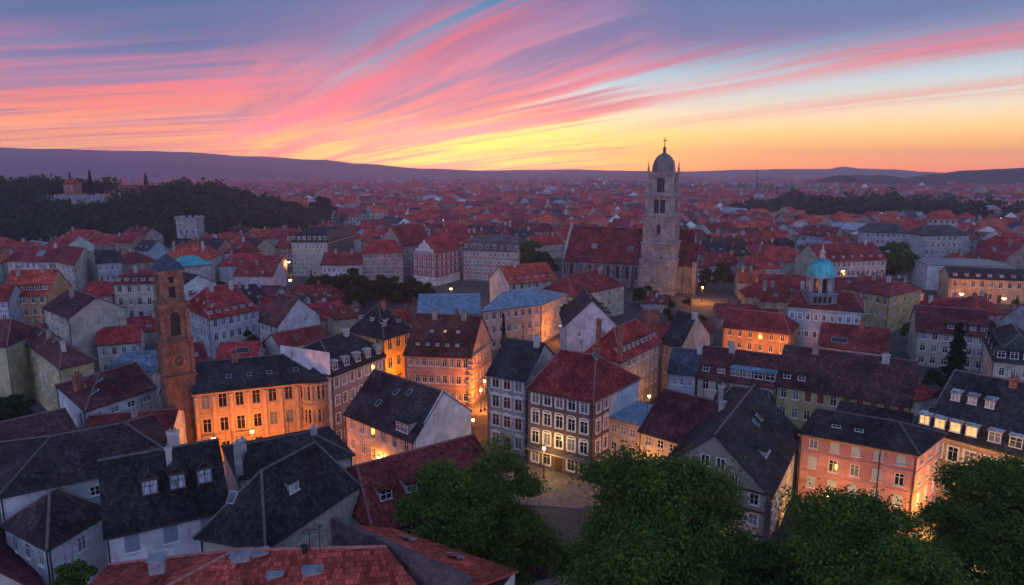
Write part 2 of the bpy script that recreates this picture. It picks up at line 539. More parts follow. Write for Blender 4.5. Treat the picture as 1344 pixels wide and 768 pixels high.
# ------------------------------------------------------------------ mesh building
class MB:
    def __init__(self):
        self.v, self.f, self.mi, self.u = [], [], [], []

    def face(self, pts, mi=0, uvs=None):
        b = len(self.v)
        self.v += [tuple(p) for p in pts]
        self.f.append(tuple(range(b, b + len(pts))))
        self.mi.append(mi)
        if uvs is None:
            a = Vector(pts[0]); e = (Vector(pts[1]) - a)
            n = e.cross(Vector(pts[-1]) - a)
            if e.length > 1e-6 and n.length > 1e-9:
                e.normalize(); n.normalize(); w = n.cross(e)
                uvs = [((Vector(p) - a).dot(e), (Vector(p) - a).dot(w)) for p in pts]
            else:
                uvs = [(0, 0)] * len(pts)
        self.u += list(uvs)

    def wall(self, p, q, z0, z1, mi=0):
        """vertical quad from p to q, outside on the right hand of p->q (counter-clockwise plan)"""
        L = math.hypot(q[0] - p[0], q[1] - p[1])
        self.face([(p[0], p[1], z0), (q[0], q[1], z0), (q[0], q[1], z1), (p[0], p[1], z1)], mi,
                  [(0, z0), (L, z0), (L, z1), (0, z1)])

    def prism(self, poly, z0, z1, mi=0, top=True, bottom=False, mtop=None):
        """poly: counter-clockwise list of (x, y)"""
        n = len(poly)
        acc = 0
        for i in range(n):
            p, q = poly[i], poly[(i + 1) % n]
            L = math.hypot(q[0] - p[0], q[1] - p[1])
            self.face([(p[0], p[1], z0), (q[0], q[1], z0), (q[0], q[1], z1), (p[0], p[1], z1)], mi,
                      [(acc, z0), (acc + L, z0), (acc + L, z1), (acc, z1)])
            acc += L
        if top: self.face([(p[0], p[1], z1) for p in poly], mi if mtop is None else mtop)
        if bottom: self.face([(p[0], p[1], z0) for p in reversed(poly)], mi)

    def frustum(self, poly0, z0, poly1, z1, mi=0, top=False):
        n = len(poly0)
        for i in range(n):
            j = (i + 1) % n
            self.face([(*poly0[i], z0), (*poly0[j], z0), (*poly1[j], z1), (*poly1[i], z1)], mi)
        if top: self.face([(*p, z1) for p in poly1], mi)

    def box(self, c, size, mi=0, rz=0.0, bottom=True):
        cx, cy, cz = c
        sx, sy, sz = size[0] / 2, size[1] / 2, size[2]
        ca, sa = math.cos(rz), math.sin(rz)
        poly = [(cx + x * ca - y * sa, cy + x * sa + y * ca) for x, y in ((-sx, -sy), (sx, -sy), (sx, sy), (-sx, sy))]
        self.prism(poly, cz, cz + sz, mi, True, bottom)

    def lathe(self, prof, n=16, mi=0, c=(0, 0), rot=0.0):
        for (r0, z0), (r1, z1) in zip(prof[:-1], prof[1:]):
            for i in range(n):
                a0, a1 = rot + 2 * math.pi * i / n, rot + 2 * math.pi * (i + 1) / n
                p = [(c[0] + r * math.cos(a), c[1] + r * math.sin(a), z) for r, a, z in ((r0, a0, z0), (r0, a1, z0), (r1, a1, z1), (r1, a0, z1))]
                if r1 < 1e-5: p = p[:3]
                elif r0 < 1e-5: p = [p[0], p[2], p[3]]
                self.face(p, mi)

    def tube(self, pts, rads, n=7, mi=0):
        rings = []
        for i, p in enumerate(pts):
            p = Vector(p)
            d = (Vector(pts[min(i + 1, len(pts) - 1)]) - Vector(pts[max(i - 1, 0)])).normalized()
            a = d.orthogonal().normalized(); b = d.cross(a)
            rings.append([p + (a * math.cos(2 * math.pi * j / n) + b * math.sin(2 * math.pi * j / n)) * rads[i] for j in range(n)])
        for r0, r1 in zip(rings[:-1], rings[1:]):
            for j in range(n):
                self.face([r0[j], r0[(j + 1) % n], r1[(j + 1) % n], r1[j]], mi)
        self.face(list(reversed(rings[0])), mi)
        self.face(rings[-1], mi)

    def mesh(self, name, mats, smooth=False):
        me = bpy.data.meshes.new(name)
        me.from_pydata(self.v, [], self.f)
        for m in mats: me.materials.append(M[m])
        me.polygons.foreach_set('material_index', self.mi)
        ul = me.uv_layers.new(name='UVMap')
        ul.data.foreach_set('uv', np.array(self.u, dtype=np.float32).ravel())
        if smooth:
            import bmesh
            bm = bmesh.new(); bm.from_mesh(me)
            bmesh.ops.remove_doubles(bm, verts=bm.verts, dist=1e-4)
            bm.to_mesh(me); bm.free()
            me.polygons.foreach_set('use_smooth', [True] * len(me.polygons))
        return me

    def build(self, name, mats, parent=None, col=None, smooth=False):
        return link(name, self.mesh(name, mats, smooth), parent, col)


def link(name, me, parent=None, col=None):
    o = bpy.data.objects.new(name, me)
    COL.objects.link(o)
    if parent is not None: o.parent = parent
    if col is not None: o.color = (*col[:3], 1.0)
    return o


def tag(o, label=None, cat=None, group=None, kind=None):
    if label: o['label'] = label
    if cat: o['category'] = cat
    if group: o['group'] = group
    if kind: o['kind'] = kind
    return o


def thing(name, label, cat, loc=(0, 0, 0), rz=0.0, group=None):
    o = bpy.data.objects.new(name, None)
    COL.objects.link(o)
    o.empty_display_size = .5
    o.location = loc
    o.rotation_euler = (0, 0, rz)
    return tag(o, label, cat, group)


# ------------------------------------------------------------------ windows (meshes shared between equal windows)
WCACHE = {}
FRAME_W = (.72, .71, .69)


def window_mesh(w, h, style):
    """origin at the bottom centre of the opening on the wall face, +x along the wall, -y out of it"""
    key = ('win', round(w, 2), round(h, 2), style)
    if key in WCACHE: return WCACHE[key]
    b = MB()
    fy0, fy1 = .06, .12        # frame sits inside the reveal
    t = .075 if w > .8 else .06

    def bar(x0, x1, z0, z1, y0=fy0, y1=fy1):
        b.face([(x0, y0, z0), (x1, y0, z0), (x1, y0, z1), (x0, y0, z1)])
        b.face([(x0, y1, z0), (x0, y0, z0), (x0, y0, z1), (x0, y1, z1)])
        b.face([(x1, y0, z0), (x1, y1, z0), (x1, y1, z1), (x1, y0, z1)])
        b.face([(x0, y0, z1), (x1, y0, z1), (x1, y1, z1), (x0, y1, z1)])
        b.face([(x0, y1, z0), (x1, y1, z0), (x1, y0, z0), (x0, y0, z0)])
    e = .002
    bar(-w / 2 + e, -w / 2 + t, e, h - e); bar(w / 2 - t, w / 2 - e, e, h - e)
    bar(-w / 2 + t, w / 2 - t, e, t); bar(-w / 2 + t, w / 2 - t, h - t, h - e)
    if w > .6: bar(-.03, .03, t, h - t)
    zt = h * (.68 if h > 1.3 else .5)
    for s in (-1, 1):
        if w > .6:
            x0, x1 = (-w / 2 + t, -.03) if s < 0 else (.03, w / 2 - t)
        else:
            x0, x1 = (-w / 2 + t, w / 2 - t)
            if s > 0: break
        bar(x0, x1, zt - .022, zt + .022, fy0 + .012)
    # sill
    bar(-w / 2 - .1, w / 2 + .1, -.09, -.004, -.10, .0)
    if style in ('trim', 'ornate', 'arch'):
        s = .16
        bar(-w / 2 - s, -w / 2 - .003, 0, h + s, -.05, .0)
        bar(w / 2 + .003, w / 2 + s, 0, h + s, -.05, .0)
        bar(-w / 2 - .003, w / 2 + .003, h + .003, h + s, -.05, .0)
    if style == 'ornate':
        bar(-w / 2 - .3, w / 2 + .3, h + s + .002, h + s + .13, -.2, .0)
        z0, zp, x = h + s + .132, h + s + .42, w / 2 + .26
        b.face([(-x, -.13, z0), (x, -.13, z0), (0, -.13, zp)])
        b.face([(x, -.13, z0), (x, 0, z0), (0, 0, zp), (0, -.13, zp)])
        b.face([(-x, 0, z0), (-x, -.13, z0), (0, -.13, zp), (0, 0, zp)])
    if style == 'arch':
        n, x = 8, w / 2 + s
        for i in range(n):
            a0, a1 = math.pi * i / n, math.pi * (i + 1) / n
            zc, k = h + s + .004, .5
            p0, p1 = (x * math.cos(a0), zc + x * k * math.sin(a0)), (x * math.cos(a1), zc + x * k * math.sin(a1))
            q0, q1 = (p0[0] * .72, zc + (p0[1] - zc) * .6), (p1[0] * .72, zc + (p1[1] - zc) * .6)
            b.face([(q0[0], -.08, q0[1]), (p0[0], -.08, p0[1]), (p1[0], -.08, p1[1]), (q1[0], -.08, q1[1])])
            b.face([(p0[0], -.08, p0[1]), (p0[0], 0, p0[1]), (p1[0], 0, p1[1]), (p1[0], -.08, p1[1])])
    WCACHE[key] = b.mesh('window', ['frame'])
    return WCACHE[key]


def pane_mesh(w, h, m):
    key = ('pane', round(w, 2), round(h, 2), m)
    if key not in WCACHE:
        b = MB()
        b.face([(-w / 2, .1, 0), (w / 2, .1, 0), (w / 2, .1, h), (-w / 2, .1, h)])
        WCACHE[key] = b.mesh('pane', [m])
    return WCACHE[key]


def shutter_mesh(w, h, open_):
    key = ('shut', round(w, 2), round(h, 2), open_)
    if key not in WCACHE:
        b = MB()
        if open_:
            for s in (-1, 1):
                x = s * (w / 2 + .02 + w / 4)
                b.box((x, -.035, 0), (w / 2, .05, h))
        else:
            for s in (-1, 1):
                b.box((s * w * .235, .02, .03), (w * .455, .05, h - .06))
        WCACHE[key] = b.mesh('shutter', ['shutter'])
    return WCACHE[key]


RNG = random.Random(7)


def add_window(parent, base, ang, w, h, style='plain', col=FRAME_W, lit=False, deep=True, shut=None, shutcol=(.2, .22, .24)):
    wn = link('window', window_mesh(w, h, style), parent, col)
    wn.location = base
    wn.rotation_euler = (0, 0, ang)
    pm = pane_mesh(w, h, 'lit_glass' if lit else 'glass')
    pn = link('pane', pm, wn)
    if shut is not None:
        link('shutter', shutter_mesh(w, h, shut == 'open'), wn, shutcol)
    return wn


def far_window_mesh(w, h, lit):
    key = ('farwin', round(w, 1), round(h, 1), lit)
    if key not in WCACHE:
        b = MB()
        t = .12
        b.face([(-w / 2, .03, 0), (w / 2, .03, 0), (w / 2, .03, h), (-w / 2, .03, h)], 1)
        for x0, x1, z0, z1 in ((-w / 2 - t, -w / 2, -t, h + t), (w / 2, w / 2 + t, -t, h + t), (-w / 2, w / 2, -t, 0), (-w / 2, w / 2, h, h + t), (-.05, .05, 0, h)):
            b.face([(x0, -.05, z0), (x1, -.05, z0), (x1, -.05, z1), (x0, -.05, z1)], 0)
        WCACHE[key] = b.mesh('window', ['frame', 'lit_glass' if lit else 'far_glass'])
    return WCACHE[key]


def wall_holes(b, p, q, z0, z1, holes, depth=.2, mi=0, zoff=0.0):
    """a wall from p to q with window openings [(u0, u1, za, zb)] and their reveals"""
    L = math.hypot(q[0] - p[0], q[1] - p[1])
    if L < 1e-4: return
    ex, ey = (q[0] - p[0]) / L, (q[1] - p[1]) / L
    nx, ny = -ey, ex                         # into the house
    us = sorted({0.0, L} | {round(h[0], 4) for h in holes} | {round(h[1], 4) for h in holes})
    zs = sorted({z0, z1} | {round(h[2], 4) for h in holes} | {round(h[3], 4) for h in holes})
    pt = lambda u, z, dd=0.0: (p[0] + ex * u + nx * dd, p[1] + ey * u + ny * dd, z)
    for i in range(len(us) - 1):
        run = None
        for j in range(len(zs) - 1):
            um, zm = (us[i] + us[i + 1]) / 2, (zs[j] + zs[j + 1]) / 2
            hole = any(h[0] < um < h[1] and h[2] < zm < h[3] for h in holes)
            if hole: continue
            a, c, d, e = us[i], us[i + 1], zs[j], zs[j + 1]
            b.face([pt(a, d), pt(c, d), pt(c, e), pt(a, e)], mi, [(a, d), (c, d), (c, e), (a, e)])
    for a, c, d, e in holes:
        b.face([pt(a, d), pt(a, d, depth), pt(a, e, depth), pt(a, e)], mi)
        b.face([pt(c, d, depth), pt(c, d), pt(c, e), pt(c, e, depth)], mi)
        b.face([pt(a, d), pt(c, d), pt(c, d, depth), pt(a, d, depth)], mi)
        b.face([pt(a, e, depth), pt(c, e, depth), pt(c, e), pt(a, e)], mi)


def offset_poly(pts, offs):
    """move each edge of a counter-clockwise polygon outward by its own distance"""
    n = len(pts)
    lines = []
    for i in range(n):
        p, q = Vector(pts[i][:2]), Vector(pts[(i + 1) % n][:2])
        e = (q - p).normalized()
        nrm = Vector((e.y, -e.x))
        lines.append((p + nrm * offs[i], e))
    out = []
    for i in range(n):
        p0, e0 = lines[i - 1]
        p1, e1 = lines[i]
        den = e0.x * e1.y - e0.y * e1.x
        if abs(den) < 1e-6:
            out.append((p1.x, p1.y)); continue
        t = ((p1.x - p0.x) * e1.y - (p1.y - p0.y) * e1.x) / den
        out.append((p0.x + e0.x * t, p0.y + e0.y * t))
    return out


RC = {'red': (.40, .052, .046), 'bright': (.52, .088, .054), 'maroon': (.255, .045, .044), 'brown': (.15, .062, .052), 'dark': (.045, .035, .036),
      'slate': (.040, .040, .046), 'blue': (.18, .27, .35), 'grey': (.16, .17, .18), 'copper': (.07, .40, .42), 'rust': (.20, .06, .045)}
ROOFMAT = {'slate': 'roof_slate', 'blue': 'roof_metal', 'grey': 'roof_metal', 'copper': 'roof_metal'}
HANDBOX = []
FOOT = []            # footprints already built on


class House:
    pass


def dormer_mesh(w, h, pitch, kind, lit=False):
    """dormer at the origin: front bottom centre on the roof slope, -y is out"""
    key = ('dorm', round(w, 2), round(h, 2), round(pitch, 2), kind, lit)
    if key in WCACHE: return WCACHE[key]
    b = MB()
    L = h / pitch + .3
    x = w / 2
    m = .1
    # front with window
    wh = h * .72
    z0 = h * .12
    b.face([(-x, 0, -.2), (x, 0, -.2), (x, 0, z0), (-x, 0, z0)], 0)
    b.face([(-x, 0, z0), (-x + m, 0, z0), (-x + m, 0, z0 + wh), (-x, 0, z0 + wh)], 2)
    b.face([(x - m, 0, z0), (x, 0, z0), (x, 0, z0 + wh), (x - m, 0, z0 + wh)], 2)
    b.face([(-x, 0, z0 + wh), (x, 0, z0 + wh), (x, 0, h), (-x, 0, h)], 2)
    b.face([(-x + m, .06, z0), (x - m, .06, z0), (x - m, .06, z0 + wh), (-x + m, .06, z0 + wh)], 3)
    for bx in ([0] if w < 1.6 else [-w / 6, w / 6]):
        b.box((bx, .03, z0), (.07, .05, wh), 2)
    b.box((0, .03, z0 + wh * .62), (w - 2 * m, .05, .05), 2)
    b.box((0, -.06, z0 - .1), (w + .1, .12, .09), 2)
    # cheeks
    b.face([(-x, L, h), (-x, 0, -.2), (-x, 0, h)], 0)
    b.face([(x, 0, -.2), (x, L, h), (x, 0, h)], 0)
    o = .16
    if kind == 'gable':
        r = w * .5
        Lr = (h + r) / pitch + .3
        b.face([(-x, 0, h), (x, 0, h), (0, 0, h + r)], 0)
        b.face([(-x - o, -o, h - o), (0, -o, h + r), (0, Lr, h + r), (-x - o, L, h - o)], 1)
        b.face([(0, -o, h + r), (x + o, -o, h - o), (x + o, L, h - o), (0, Lr, h + r)], 1)
        for s in (-1, 1):     # barge boards
            b.face([(s * (x + o), -o - .02, h - o - .12), (0, -o - .02, h + r - .12), (0, -o - .02, h + r + .04), (s * (x + o), -o - .02, h - o + .04)][::s], 2)
        b.box((0, -o, h + r), (.07, .07, .5), 2)
    elif kind == 'hip':
        r = w * .4
        Lr = (h + r) / pitch + .3
        b.face([(-x - o, -o, h), (x + o, -o, h), (0, x, h + r)], 1)
        b.face([(-x - o, -o, h), (0, x, h + r), (0, Lr, h + r), (-x - o, L, h)], 1)
        b.face([(0, x, h + r), (x + o, -o, h), (x + o, L, h), (0, Lr, h + r)], 1)
    else:                     # shed / flat
        rise = .35 if kind == 'shed' else .06
        Ls = (h + rise) / pitch + .5
        b.face([(-x - o, -o, h), (x + o, -o, h), (x + o, Ls, h + rise), (-x - o, Ls, h + rise)], 1)
        b.face([(-x - o, -o, h - .1), (x + o, -o, h - .1), (x + o, -o, h), (-x - o, -o, h)], 1)
        b.face([(-x - o, Ls, h + rise), (-x - o, Ls, h + rise - .12), (-x - o, -o, h - .1), (-x - o, -o, h)], 1)
        b.face([(x + o, -o, h), (x + o, -o, h - .1), (x + o, Ls, h + rise - .12), (x + o, Ls, h + rise)], 1)
    WCACHE[key] = b
    return b


def roof_side(pts, i, pitch):
    """frame of the slope over edge i: origin p, along e, inward n, length"""
    p, q = Vector(pts[i][:2]), Vector(pts[(i + 1) % 4][:2])
    L = (q - p).length
    e = (q - p) / L
    return p, e, Vector((-e.y, e.x)), L, math.atan2(e.y, e.x)


def chimney(roof, x, y, zb, zt, s=(.9, .6), rz=0.0, mat_='brick', col=(.28, .13, .09), pots=2):
    b = MB()
    b.box((x, y, zb), (s[0], s[1], zt - zb), 0, rz)
    b.box((x, y, zt), (s[0] + .16, s[1] + .16, .14), 1, rz)
    for i in range(pots):
        t = (i + .5) / pots - .5
        cx, cy = x + math.cos(rz) * t * s[0] * .8, y + math.sin(rz) * t * s[0] * .8
        b.lathe([(.12, zt + .14), (.10, zt + .5), (.07, zt + .5), (.07, zt + .3)], 8, 2, (cx, cy))
    o = b.build('chimney', [mat_, 'trim', 'roof_tile'], roof, col)
    return o


def downpipe(H, ei, u):
    p, q = Vector(H.pts[ei]), Vector(H.pts[(ei + 1) % 4])
    e = (q - p); L = e.length; e /= L
    x, y = p.x + e.x * L * u + e.y * .1, p.y + e.y * L * u - e.x * .1
    b = MB()
    b.tube([(x + e.y * .2, y - e.x * .2, H.ze - .25), (x, y, H.ze - .6), (x, y, .2)], [.06, .06, .06], 6)
    b.build('downpipe', ['dark_metal'], H.root)


def antenna(roof, x, y, z, h, a):
    b = MB()
    b.tube([(x, y, z - .4), (x, y, z + h)], [.035, .03], 5)
    for k, l in ((.97, .35), (.88, .5), (.78, .6)):
        b.box((x, y, z + h * k), (l * 2, .03, .03), 0, a)
    b.box((x, y, z + h * .88), (.03, .9, .03), 0, a)
    b.build('antenna', ['dark_metal'], roof)


def skylight(roof, p3, ang, pitch, w=.8, h=1.1):
    b = MB()
    c = 1 / math.sqrt(1 + pitch * pitch)
    dy, dz = c, pitch * c
    n = (0, -dz, dy)
    def q(x, s, k): return (x, s * dy + n[1] * k, s * dz + n[2] * k)
    x, t = w / 2, .09
    b.face([q(-x + t, t, .1), q(x - t, t, .1), q(x - t, h - t, .1), q(-x + t, h - t, .1)], 1)
    for x0, x1, s0, s1 in ((-x, -x + t, 0, h), (x - t, x, 0, h), (-x + t, x - t, 0, t), (-x + t, x - t, h - t, h)):
        b.face([q(x0, s0, .15), q(x1, s0, .15), q(x1, s1, .15), q(x0, s1, .15)], 0)
    b.face([q(-x, 0, 0), q(x, 0, 0), q(x, 0, .15), q(-x, 0, .15)], 0)
    b.face([q(-x, h, .15), q(-x, h, 0), q(-x, 0, 0), q(-x, 0, .15)], 0)
    b.face([q(x, 0, .15), q(x, 0, 0), q(x, h, 0), q(x, h, .15)], 0)
    o = b.build('skylight', ['zinc', 'glass'], roof)
    o.location = p3
    o.rotation_euler = (0, 0, ang)
    return o


def house(label, A, B, ze, d=None, C=None, Dp=None, roof='gable', ax='a', ins=(0, 0), ry=None, rh=None, wall=(.5, .47, .42), rc='red',
          nf=3, nw=(6, 3), f0=0, cat='house', name='house', style='plain', fcol=FRAME_W, lit=0.0, shut=None, shutcol=(.2, .22, .24),
          dorm=(), chim=(), sky=(), mans=None, far=False, wsize=None, band=False, attic=0, wallmat='plaster', oh=.35, group=None,
          z0=0.0, litrows=(), register=True, pts=None, door=True, blank=(), trimcol=None):
    H = House()
    if pts is None:
        a, b_ = P(A[0], A[1], ze), P(B[0], B[1], ze)
        if C is not None:
            c = P(C[0], C[1], ze); dd = a + c - b_
        elif Dp is not None:
            dd = P(Dp[0], Dp[1], ze); c = b_ + dd - a
        else:
            e = (b_ - a).normalized()
            n = Vector((-e.y, e.x, 0))
            c, dd = b_ + n * d, a + n * d
        pts = [(v.x, v.y) for v in (a, b_, c, dd)]
    cx, cy = sum(p[0] for p in pts) / 4, sum(p[1] for p in pts) / 4
    if register:
        FOOT.append([tuple(p) for p in pts])
        HANDBOX.append(([tuple(p) for p in pts[:2]], ze, math.hypot(cx, cy) - 6))
    root = thing(name, label, cat, (cx, cy, z0), 0, group)
    pts = [(p[0] - cx, p[1] - cy) for p in pts]
    L4 = [math.hypot(pts[(i + 1) % 4][0] - pts[i][0], pts[(i + 1) % 4][1] - pts[i][1]) for i in range(4)]
    ze_abs, ze = ze, ze - z0
    H.root, H.pts, H.ze, H.c = root, pts, ze, (cx, cy)
    half = (L4[1] if ax == 'a' else L4[0]) / 2
    rot = 0 if ax == 'a' else 1
    # ridge height
    if rh is None:
        if ry is not None:
            rh = z_at(Vector((cx, cy, 0)), ry) - ze_abs
            lo, hi = half * .28, half * 1.75
            if not lo <= rh <= hi: print('ROOF', label[:50], 'rise %.1f half %.1f' % (rh, half))
            rh = min(max(rh, lo), hi)
        else: rh = half * .75
    zr = ze + rh
    # windows
    holes = {0: [], 1: [], 2: [], 3: []}
    wins = []
    fh = ze / nf
    for ei, n in zip((0, 1, 3), (nw[0], nw[1], nw[2] if len(nw) > 2 else 0)):
        if n <= 0 or ei in blank: continue
        L = L4[ei]
        sp = (L - .8) / n
        p, q = pts[ei], pts[(ei + 1) % 4]
        for f in range(f0, nf):
            ww = wsize[0] if wsize else min(1.15, sp * .5)
            wh = wsize[1] if wsize else min(fh * .56, ww * 1.75)
            ww = min(ww, sp * .8)
            for j in range(n):
                u = .4 + sp * (j + .5)
                zb = f * fh + fh * .27
                h_ = wh
                isdoor = False
                if f == 0 and door and ei == 0 and j == n // 2:
                    zb, h_, isdoor = .05, fh * .72, True
                if zb + h_ > ze - .25: h_ = ze - .25 - zb
                holes[ei].append((u - ww / 2, u + ww / 2, zb, zb + h_))
                wins.append((ei, u, zb, ww, h_, f, isdoor))
    b = MB()
    gab = []
    if roof in ('gable', 'hip'):
        ge = ((3, ins[0]), (1, ins[1])) if ax == 'a' else ((0, ins[0]), (2, ins[1]))
        gab = [g for g, i in ge if i == 0]
    for ei in range(4):
        p, q = pts[ei], pts[(ei + 1) % 4]
        if far:
            b.wall(p, q, 0, ze - .08)
        else:
            wall_holes(b, p, q, 0, ze - .08, holes[ei])
        if ei in gab:
            mx, my = (p[0] + q[0]) / 2, (p[1] + q[1]) / 2
            L = L4[ei]
            b.face([(p[0], p[1], ze - .08), (q[0], q[1], ze - .08), (mx, my, zr - .1)], 0, [(0, ze), (L, ze), (L / 2, zr)])
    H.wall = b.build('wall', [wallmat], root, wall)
    for ei, u, zb, ww, h_, f, isdoor in wins:
        p, q = pts[ei], pts[(ei + 1) % 4]
        L = L4[ei]
        ex, ey = (q[0] - p[0]) / L, (q[1] - p[1]) / L
        base = (p[0] + ex * u, p[1] + ey * u, zb)
        ang = math.atan2(ey, ex)
        islit = (f in litrows) or RNG.random() < lit
        if isdoor:
            dm = MB(); dm.box((0, .1, 0), (ww - .01, .06, h_ - .01)); 
            do = dm.build('door', ['wood'], root); do.location = base; do.rotation_euler = (0, 0, ang)
            continue
        if far:
            w_ = link('window', far_window_mesh(ww, h_, islit), root, fcol)
            w_.location = base; w_.rotation_euler = (0, 0, ang)
        else:
            sh = None
            if shut:
                r_ = RNG.random()
                sh = 'open' if shut == 'open' and r_ < .8 else ('closed' if r_ < (.55 if shut == 'closed' else .9) else None)
            add_window(root, base, ang, ww, h_, 'trim' if f == nf - 1 and style in ('ornate', 'arch') else style, fcol, islit, True, sh, shutcol)
    # roof ------------------------------------------------------
    rm = ROOFMAT.get(rc, 'roof_tile')
    rcol = RC[rc] if isinstance(rc, str) else rc
    t = .16
    r = MB()
    q4 = pts
    z_base = ze
    H.slopes = {}
    if mans:
        mi_, mh = mans
        low = offset_poly(pts, [.25] * 4)
        up = offset_poly(pts, [-mi_] * 4)
        r.prism(low, ze - .1, ze + .06, 0, False, True)
        r.frustum(low, ze + .06, up, ze + mh, 0)
        for i in range(4): H.slopes[i] = (mh / (mi_ + .25), .25)
        q4, z_base = up, ze + mh
        zr = max(zr, z_base + .8)
        oh_ = .15
    else:
        oh_ = oh
    A4 = q4[rot:] + q4[:rot]                         # ridge now runs along A4[0]->A4[1]
    V2 = lambda p: Vector((p[0], p[1]))
    La = (V2(A4[1]) - V2(A4[0])).length
    dirv = (V2(A4[1]) - V2(A4[0])) / max(La, 1e-6)
    hf = (V2(A4[2]) - V2(A4[1])).length / 2
    rise = zr - z_base
    pf = rise / hf
    H.up = (q4, z_base, pf, rot)
    if roof in ('gable', 'hip'):
        r0 = (V2(A4[3]) + V2(A4[0])) / 2 + dirv * ins[0] * La
        r1 = (V2(A4[1]) + V2(A4[2])) / 2 - dirv * ins[1] * La
        ver = .18
        off = [oh_, 0, oh_, 0]
        for k_, i_ in ((1, ins[1]), (3, ins[0])):
            off[k_] = ver if i_ == 0 else oh_ * pf / (rise / (i_ * La))
        X = offset_poly(A4, off)
        zl = z_base - oh_ * pf + .02
        if ins[0] == 0: r0 = r0 - dirv * ver
        if ins[1] == 0: r1 = r1 + dirv * ver
        R0, R1 = (r0.x, r0.y, zr + .02), (r1.x, r1.y, zr + .02)
        E = [(p[0], p[1], zl) for p in X]
        dn = lambda p: (p[0], p[1], p[2] - t)
        r.face([E[0], E[1], R1, R0]); r.face([E[2], E[3], R0, R1])
        r.face([dn(R0), dn(R1), dn(E[1]), dn(E[0])]); r.face([dn(R1), dn(R0), dn(E[3]), dn(E[2])])
        if ins[1] > 0: r.face([E[1], E[2], R1]); r.face([dn(R1), dn(E[2]), dn(E[1])])
        else:
            r.face([dn(E[1]), dn(R1), R1, E[1]], 1); r.face([dn(R1), dn(E[2]), E[2], R1], 1)
        if ins[0] > 0: r.face([E[3], E[0], R0]); r.face([dn(R0), dn(E[0]), dn(E[3])])
        else:
            r.face([dn(E[3]), dn(R0), R0, E[3]], 1); r.face([dn(R0), dn(E[0]), E[0], R0], 1)
        for i0, i1, do_ in ((0, 1, True), (2, 3, True), (1, 2, ins[1] > 0), (3, 0, ins[0] > 0)):
            if do_: r.face([dn(E[i0]), dn(E[i1]), E[i1], E[i0]], 1)
        if not far and register:
            H.gutter = []
            for i0, i1, do_ in ((0, 1, True), (2, 3, True), (1, 2, ins[1] > 0), (3, 0, ins[0] > 0)):
                if do_:
                    g = MB(); g.tube([(E[i0][0], E[i0][1], E[i0][2] - .1), (E[i1][0], E[i1][1], E[i1][2] - .1)], [.085, .085], 6)
                    H.gutter.append(g)
        # ridge and hip caps
        caps = [(R0, R1)]
        if ins[1] > 0: caps += [(E[1], R1), (E[2], R1)]
        if ins[0] > 0: caps += [(E[3], R0), (E[0], R0)]
        if not far:
            for p0, p1 in caps:
                if (Vector(p0) - Vector(p1)).length > .3:
                    r.tube([Vector(p0) + Vector((0, 0, .0)), Vector(p1) + Vector((0, 0, .0))], [.13, .13], 6, 2)
        if not mans:
            H.slopes[rot] = (pf, 0); H.slopes[(rot + 2) % 4] = (pf, 0)
            if ins[1] > 0: H.slopes[(rot + 1) % 4] = (rise / (ins[1] * La), 0)
            if ins[0] > 0: H.slopes[(rot + 3) % 4] = (rise / (ins[0] * La), 0)
    elif roof == 'flat':
        r.prism(offset_poly(pts, [.2] * 4), ze - .12, ze + .22, 0, True, True)
        zr = ze + .22
    elif roof == 'shed':                              # high at the back (or at edge rot+2)
        X = offset_poly(A4, [oh_, .15, .15, .15])
        s_ = rise / (2 * hf)
        E = [(X[0][0], X[0][1], ze - oh_ * s_), (X[1][0], X[1][1], ze - oh_ * s_), (X[2][0], X[2][1], zr), (X[3][0], X[3][1], zr)]
        dn = lambda p: (p[0], p[1], p[2] - t)
        r.face(E); r.face([dn(p) for p in reversed(E)])
        for i in range(4): r.face([dn(E[i]), dn(E[(i + 1) % 4]), E[(i + 1) % 4], E[i]], 1)
        H.slopes[rot] = (s_, 0)
    H.roof = r.build('roof', [rm, 'trim' if not far else rm, 'ridge_cap'], root, rcol)
    H.zr, H.hf, H.rcol, H.rm = zr, hf, rcol, rm
    for g in getattr(H, 'gutter', []): g.build('gutter', ['dark_metal'], H.roof)
    if register and not far and roof != 'flat':
        for u_ in (.012, .988): downpipe(H, 0, u_)
    if band and not far:
        tc = trimcol or tuple(min(1, c * 1.15) for c in wall)
        for f in range(1, nf):
            s = MB()
            z = f * fh - .02
            s.prism(offset_poly(pts, [.07] * 4), z, z + .18, 0, True, True)
            s.build('string_course', ['trim'], root, tc)
        s = MB()
        s.prism(offset_poly(pts, [.16] * 4), ze - .62, ze - .40, 0, True, True)
        s.prism(offset_poly(pts, [.26] * 4), ze - .398, ze - .25, 0, True, True)
        s.build('cornice', ['trim'], root, tc)
    # things on the roof ---------------------------------------
    for dm in dorm:                                  # (edge, n, distance in, w, h, kind, [lit], [u0, u1])
        ei, n, din, w, h, kind = dm[:6]
        lt = dm[6] if len(dm) > 6 else False
        u0, u1 = dm[7] if len(dm) > 7 else (.0, 1.0)
        dcol = dm[8] if len(dm) > 8 else None
        zb_ = ze
        if ei >= 10:                                 # on the upper slope of a mansard
            ei -= 10
            p, e, nn, L, ang = roof_side(q4, ei, 0)
            pt_, ofs, zb_ = pf, 0, z_base
        else:
            p, e, nn, L, ang = roof_side(pts, ei, 0)
            pt_, ofs = H.slopes[ei]
        mb = dormer_mesh(w, h, pt_, kind, lt)
        me = mb.mesh('dormer', ['dormer_wall' if not mans and kind != 'gable' else rm, rm, 'white_frame' if kind != 'gable' else 'frame', 'lit_glass' if lt else ('sky_sheen_glass' if len(dm) > 9 else 'glass')])
